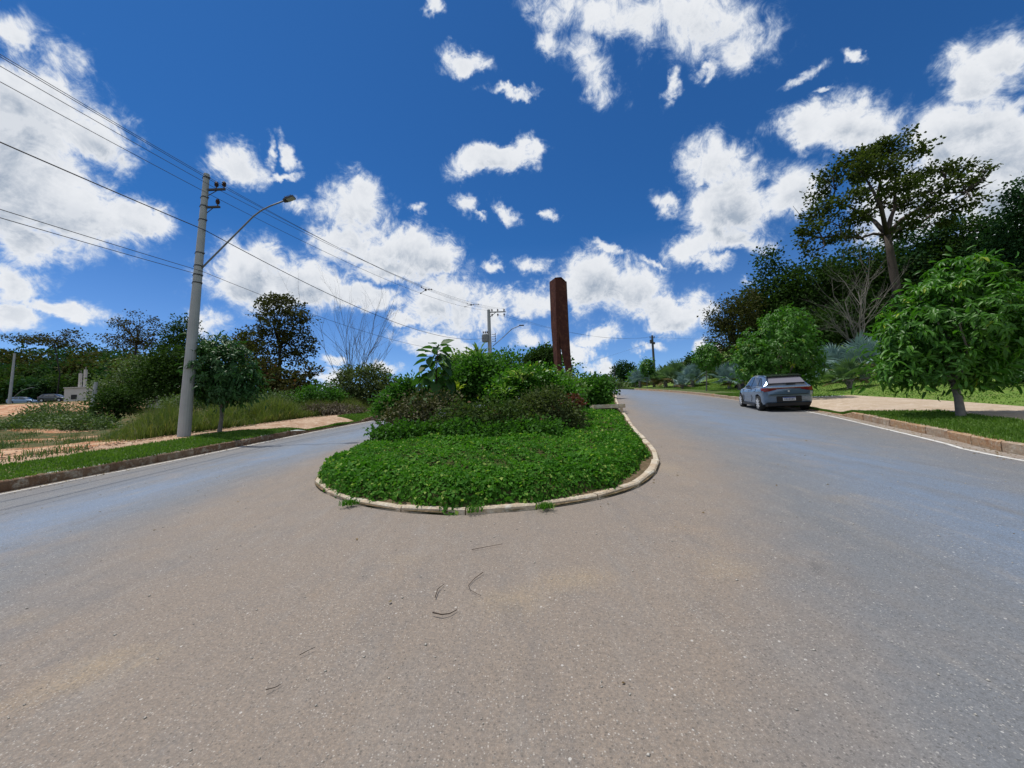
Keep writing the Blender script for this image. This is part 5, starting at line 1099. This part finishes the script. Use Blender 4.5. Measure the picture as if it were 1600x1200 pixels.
    pane('rear_window', [(-.61, -1.83, wz(-1.83) + .012), (.61, -1.83, wz(-1.83) + .012), (.53, -1.53, wz(-1.53) - .018), (-.53, -1.53, wz(-1.53) - .018)], mat('rear_glass', (.20, .19, .21), .06, spec=1.0) if detail else GLASS)
    mb = MB(); mb.add([(-.60, -1.62, 1.40), (.60, -1.62, 1.40), (.58, -1.25, 1.455), (-.58, -1.25, 1.455), (-.60, -1.62, 1.365), (.60, -1.62, 1.365), (.58, -1.25, 1.40), (-.58, -1.25, 1.40)], [(0, 1, 2, 3), (4, 7, 6, 5), (0, 4, 5, 1), (1, 5, 6, 2), (3, 2, 6, 7), (0, 3, 7, 4)]); mb.build('spoiler', ROOFM, root)
    # rear end
    for sx in (-1, 1):
        mb = MB(); mb.add([(sx * .40, -2.012, .88), (sx * .40, -2.012, .945), (sx * .66, -2.018, .955), (sx * .80, -1.965, .955), (sx * .855, -1.70, .945), (sx * .858, -1.72, .86), (sx * .80, -1.975, .80), (sx * .66, -2.022, .82), (sx * .30, -1.9, .90), (sx * .60, -1.8, .93)], [(0, 1, 2, 7), (2, 3, 6, 7), (3, 4, 5, 6), (1, 8, 9, 3, 2)]); mb.build('tail_light', RED, root)
    mb = MB(); mb.box((0, -2.012, .925), (1.30, .03, .035)); mb.build('light_bar', RED, root)
    mb = MB(); mb.box((0, -2.008, .955), (1.36, .05, .022)); mb.build('hatch_trim', mat('chrome_strip', (.6, .6, .62), .3, .6), root)
    if detail:
        mb = MB(); mb.box((0, -2.006, .675), (1.30, .03, .02)); mb.build('hatch_gap', BLK, root)
        mb = MB(); mb.box((0, -2.012, .50), (.82, .035, .22)); mb.build('plate_recess', BLK, root)
        mb = MB(); mb.box((0, -2.036, .505), (.42, .014, .135)); pl = mb.build('licence_plate', PLW, root); mb = MB(); mb.box((0, -2.046, .556), (.41, .006, .028)); mb.build('plate_band', PLB, pl)
        for i in range(7): mb = MB(); mb.box((-.15 + i * .05, -2.046, .492), (.028, .006, .068)); mb.box((-.15 + i * .05, -2.0465, .492 + (.015 if i % 2 else -.012)), (.038, .006, .012)); mb.build('plate_mark', INK, pl)
        mb = MB(); mb.tube([(.28, -1.89, 1.07), (.02, -1.885, 1.075), (-.02, -1.885, 1.08)], .014, 5); mb.box((.1, -1.895, 1.09), (.40, .02, .02)); mb.build('rear_wiper', BLK, root)
        mb = MB(); lathe(mb, [(.035, -.01), (.035, .01)], (0, -2.02, .80), 10, (0, 1, 0)); mb.build('emblem', RIM, root)
    mb = MB(); mb.add([(-.74, -2.02, .36), (.74, -2.02, .36), (.78, -1.9, .34), (-.78, -1.9, .34), (-.70, -1.99, .24), (.70, -1.99, .24), (.74, -1.8, .20), (-.74, -1.8, .20)], [(0, 1, 5, 4), (1, 2, 6, 5), (3, 0, 4, 7), (4, 5, 6, 7), (0, 3, 2, 1)]); mb.build('rear_bumper', BLK, root)
    for sx in (-1, 1):
        mb = MB(); mb.add([(sx * .50, 2.0, .66), (sx * .74, 1.80, .70), (sx * .74, 1.80, .60), (sx * .50, 2.01, .58), (sx * .5, 1.9, .66), (sx * .7, 1.7, .7)], [(0, 1, 2, 3), (0, 4, 5, 1)]); mb.build('headlight', LED, root)
    for ya in (-1.27, 1.26):
        for sx in (-1, 1):
            w = empty('wheel', (sx * .755, ya, .315)); w.parent = root
            mb = MB(); lathe(mb, [(.20, -.10), (.295, -.10), (.312, -.07), (.315, 0), (.312, .07), (.295, .10), (.20, .10)], (0, 0, 0), 26, (1, 0, 0)); mb.build('tyre', RUB, w, smooth=True)
            mb = MB(); lathe(mb, [(.05, sx * .12), (.05, sx * .09)], (0, 0, 0), 12, (1, 0, 0)); lathe(mb, [(.205, -.08), (.215, .0), (.21, .09), (.195, .10), (.19, -.08)], (0, 0, 0), 26, (1, 0, 0))
            for k in range(10): a = k * math.pi / 5; ca, sa = math.cos(a), math.sin(a); mb.box((sx * .108, .12 * ca, .12 * sa), (.02, .17, .036), rot=[[1, 0, 0], [0, ca, -sa], [0, sa, ca]])
            mb.build('rim', RIM, w); mb = MB(); lathe(mb, [(.19, -.012), (.19, .012)], (sx * .03, 0, 0), 18, (1, 0, 0)); mb.build('brake_disc', BLK, w)
    return root
PAINTC = mat('silver_blue_paint', (.12, .18, .265), .26, .5, spec=.6, coat=.7)
cx, cy = 12.05, 18.0; yaw = R(17)
make_car('silver blue hatchback with black roof parked by the right kerb', (cx, cy, float(base(cx, cy))), yaw, PAINTC, slope=(math.atan(.085), 0))
q = P(37, 630, 78); make_car('light blue car parked near the far lamp pole at the left edge', (q[0], q[1], float(terr(q[0], q[1]))), R(70), mat('light_blue_paint', (.20, .30, .45), .3, .3, coat=.5), False)
q = P(86, 626, 72); make_car('dark car parked beside the unfinished building', (q[0], q[1], float(terr(q[0], q[1]))), R(80), mat('dark_paint', (.05, .06, .07), .3, .3, coat=.5), False)

# ------------------------------------------------------------------ twigs, leaves, pebbles and clods
def twig(label, pxs, r=.006):
    r *= .6
    pts = []
    for (px, py) in pxs:
        d = ray(px, py); t = -(1.6) / (d[2] - .085 * d[1] - .008 * d[0]); p = CAM + d * t; p[2] += .012 + random.uniform(0, .015); pts.append(p)
    mb = MB(); mb.tube(pts, [r * (1 - .6 * i / len(pts)) for i in range(len(pts))], 5); o3 = np.mean(pts, 0); tag(mb.build('fallen_twig', TWIG, origin=o3), label, 'twig')
twig('small curved twig on the asphalt, the leftmost of the cluster below the island', [(680, 937), (684, 925), (694, 915)])
twig('forked dry twig on the asphalt right of the small curved one', [(755, 898), (742, 906), (732, 917), (735, 926), (752, 934)], .005)
twig('short thick twig lying nearest the viewer below the other twigs', [(676, 963), (690, 966), (703, 963), (714, 956)], .008)
twig('straight thin twig on the asphalt just below the island kerb', [(737, 861), (758, 858), (785, 853)], .005)
twig('thin pale stalk on the asphalt left of the twig cluster', [(468, 1028), (482, 1022), (493, 1016)], .004)
twig('thin straight stalk on the asphalt near the bottom left', [(415, 1085), (430, 1078), (440, 1072)], .004)
def rubble():
    vs = []; fs = []; n = 0
    def lump(c, r):
        nonlocal n
        v = np.array([(1, 0, 0), (-1, 0, 0), (0, 1, 0), (0, -1, 0), (0, 0, .8), (0, 0, -.5)]) * r * rng.uniform(.6, 1.3, (6, 3)) ; a = rng.random() * 6; ca, sa = math.cos(a), math.sin(a)
        v = v @ np.array([[ca, sa, 0], [-sa, ca, 0], [0, 0, 1]]) + c; vs.append(v); fs.extend([(n + i, n + j, n + k) for i, j, k in [(0, 2, 4), (2, 1, 4), (1, 3, 4), (3, 0, 4), (2, 0, 5), (1, 2, 5), (3, 1, 5), (0, 3, 5)]]); n += 6
    return vs, fs, lump
vs, fs, lump = rubble()
for _ in range(900):
    x = rng.uniform(-9, 9); y = .9 + 9 * rng.random() ** 1.5
    if KL(y) < x < KR(y) - .3 and isl_dist(x, y)[0] < -.05: lump(np.array([x, y, float(base(x, y)) + .002]), rng.uniform(.003, .009) * (1 + y / 10))
tag(link('pebbles', fastmesh('pebbles', np.concatenate(vs), np.array(fs), mat('pebble', (.50, .47, .42), .9, var=.6, scale=30))), 'loose pale pebbles and grit scattered over the asphalt', 'pebbles', None, 'stuff')
vs, fs, lump = rubble()
for _ in range(2600):
    y = 5 + 20 * rng.random() ** 1.3; d = 3.0 + rng.normal(0, .45) + (rng.random() < .45) * rng.random() * 6; x = KL(y) - abs(d)
    if x > -15 - .3 * (y - 8) and abs(d) > 3.8 and y > 11.5: continue
    lump(onT(x, y, .005), rng.uniform(.01, .05) * (1.0 if abs(d) > 2.9 else .4))
tag(link('dirt_clods', fastmesh('dirt_clods', np.concatenate(vs), np.array(fs), soil_mat('clod', (.50, .36, .24), (.34, .19, .11), (.60, .46, .34)))), 'tan clods and rubble along the sandy path and bare dirt on the left', 'rubble', None, 'stuff')

def litter():
    pts = []
    for _ in range(1500):
        u_ = rng.random()
        if u_ < .35: y = rng.uniform(4, 24); x = KR(y) - abs(rng.normal(0, .25)) - .05
        elif u_ < .6: y = rng.uniform(5, 22); x = KL(y) + abs(rng.normal(0, .25)) + .05
        elif u_ < .8:
            k = rng.integers(120, len(ISL) - 200); x, y = ISL[k] + rng.normal(0, .16, 2)
        else:
            if rng.random() < .86: continue
            x = rng.uniform(-8, 8); y = 2 + 9 * rng.random()
        if y > 25 or (abs(x) < 12 and -.35 < isl_dist(x, y)[0] and u_ >= .8) or isl_dist(x, y)[0] > .02: continue
        pts.append((x, y, float(base(x, y)) + .008))
    C = np.array(pts); n = len(C); D = rng.normal(0, 1, (n, 3)) * [1, 1, .1]; N = np.array([0, 0, 1.]) + rng.normal(0, .25, (n, 3))
    tag(link('leaf_litter', leaf_mesh('leaf_litter', C, D, N, rng.uniform(.015, .05, n), .3, 'oval', leafmat('dry_leaf', (.13, .09, .05), (.26, .18, .09), rough=.8, spec=.1))), 'dry fallen leaves strewn along the kerbs and over the asphalt', 'leaf litter', None, 'stuff')
litter()

def dirt_weeds():
    n = 26000; y = 7 + 22 * rng.random(n); x = -y * rng.uniform(.95, 1.45, n); d = KL(y) - x
    k = (d > 2.2) & (sn(x, y, .8, 2) + .6 * sn(x, y, 2.6, 1) + rng.normal(0, .35, n) > .35); x, y = x[k], y[k]; C = np.stack([x, y, terr(x, y) - .01], 1)
    tag(link('dirt_weeds', blades('dirt_weeds', C, rng.uniform(.06, .28, len(C)), .018, .9, LM['scrub'])), 'patchy weeds and grass growing over the bare dirt at the left edge', 'weeds', None, 'stuff')
dirt_weeds()
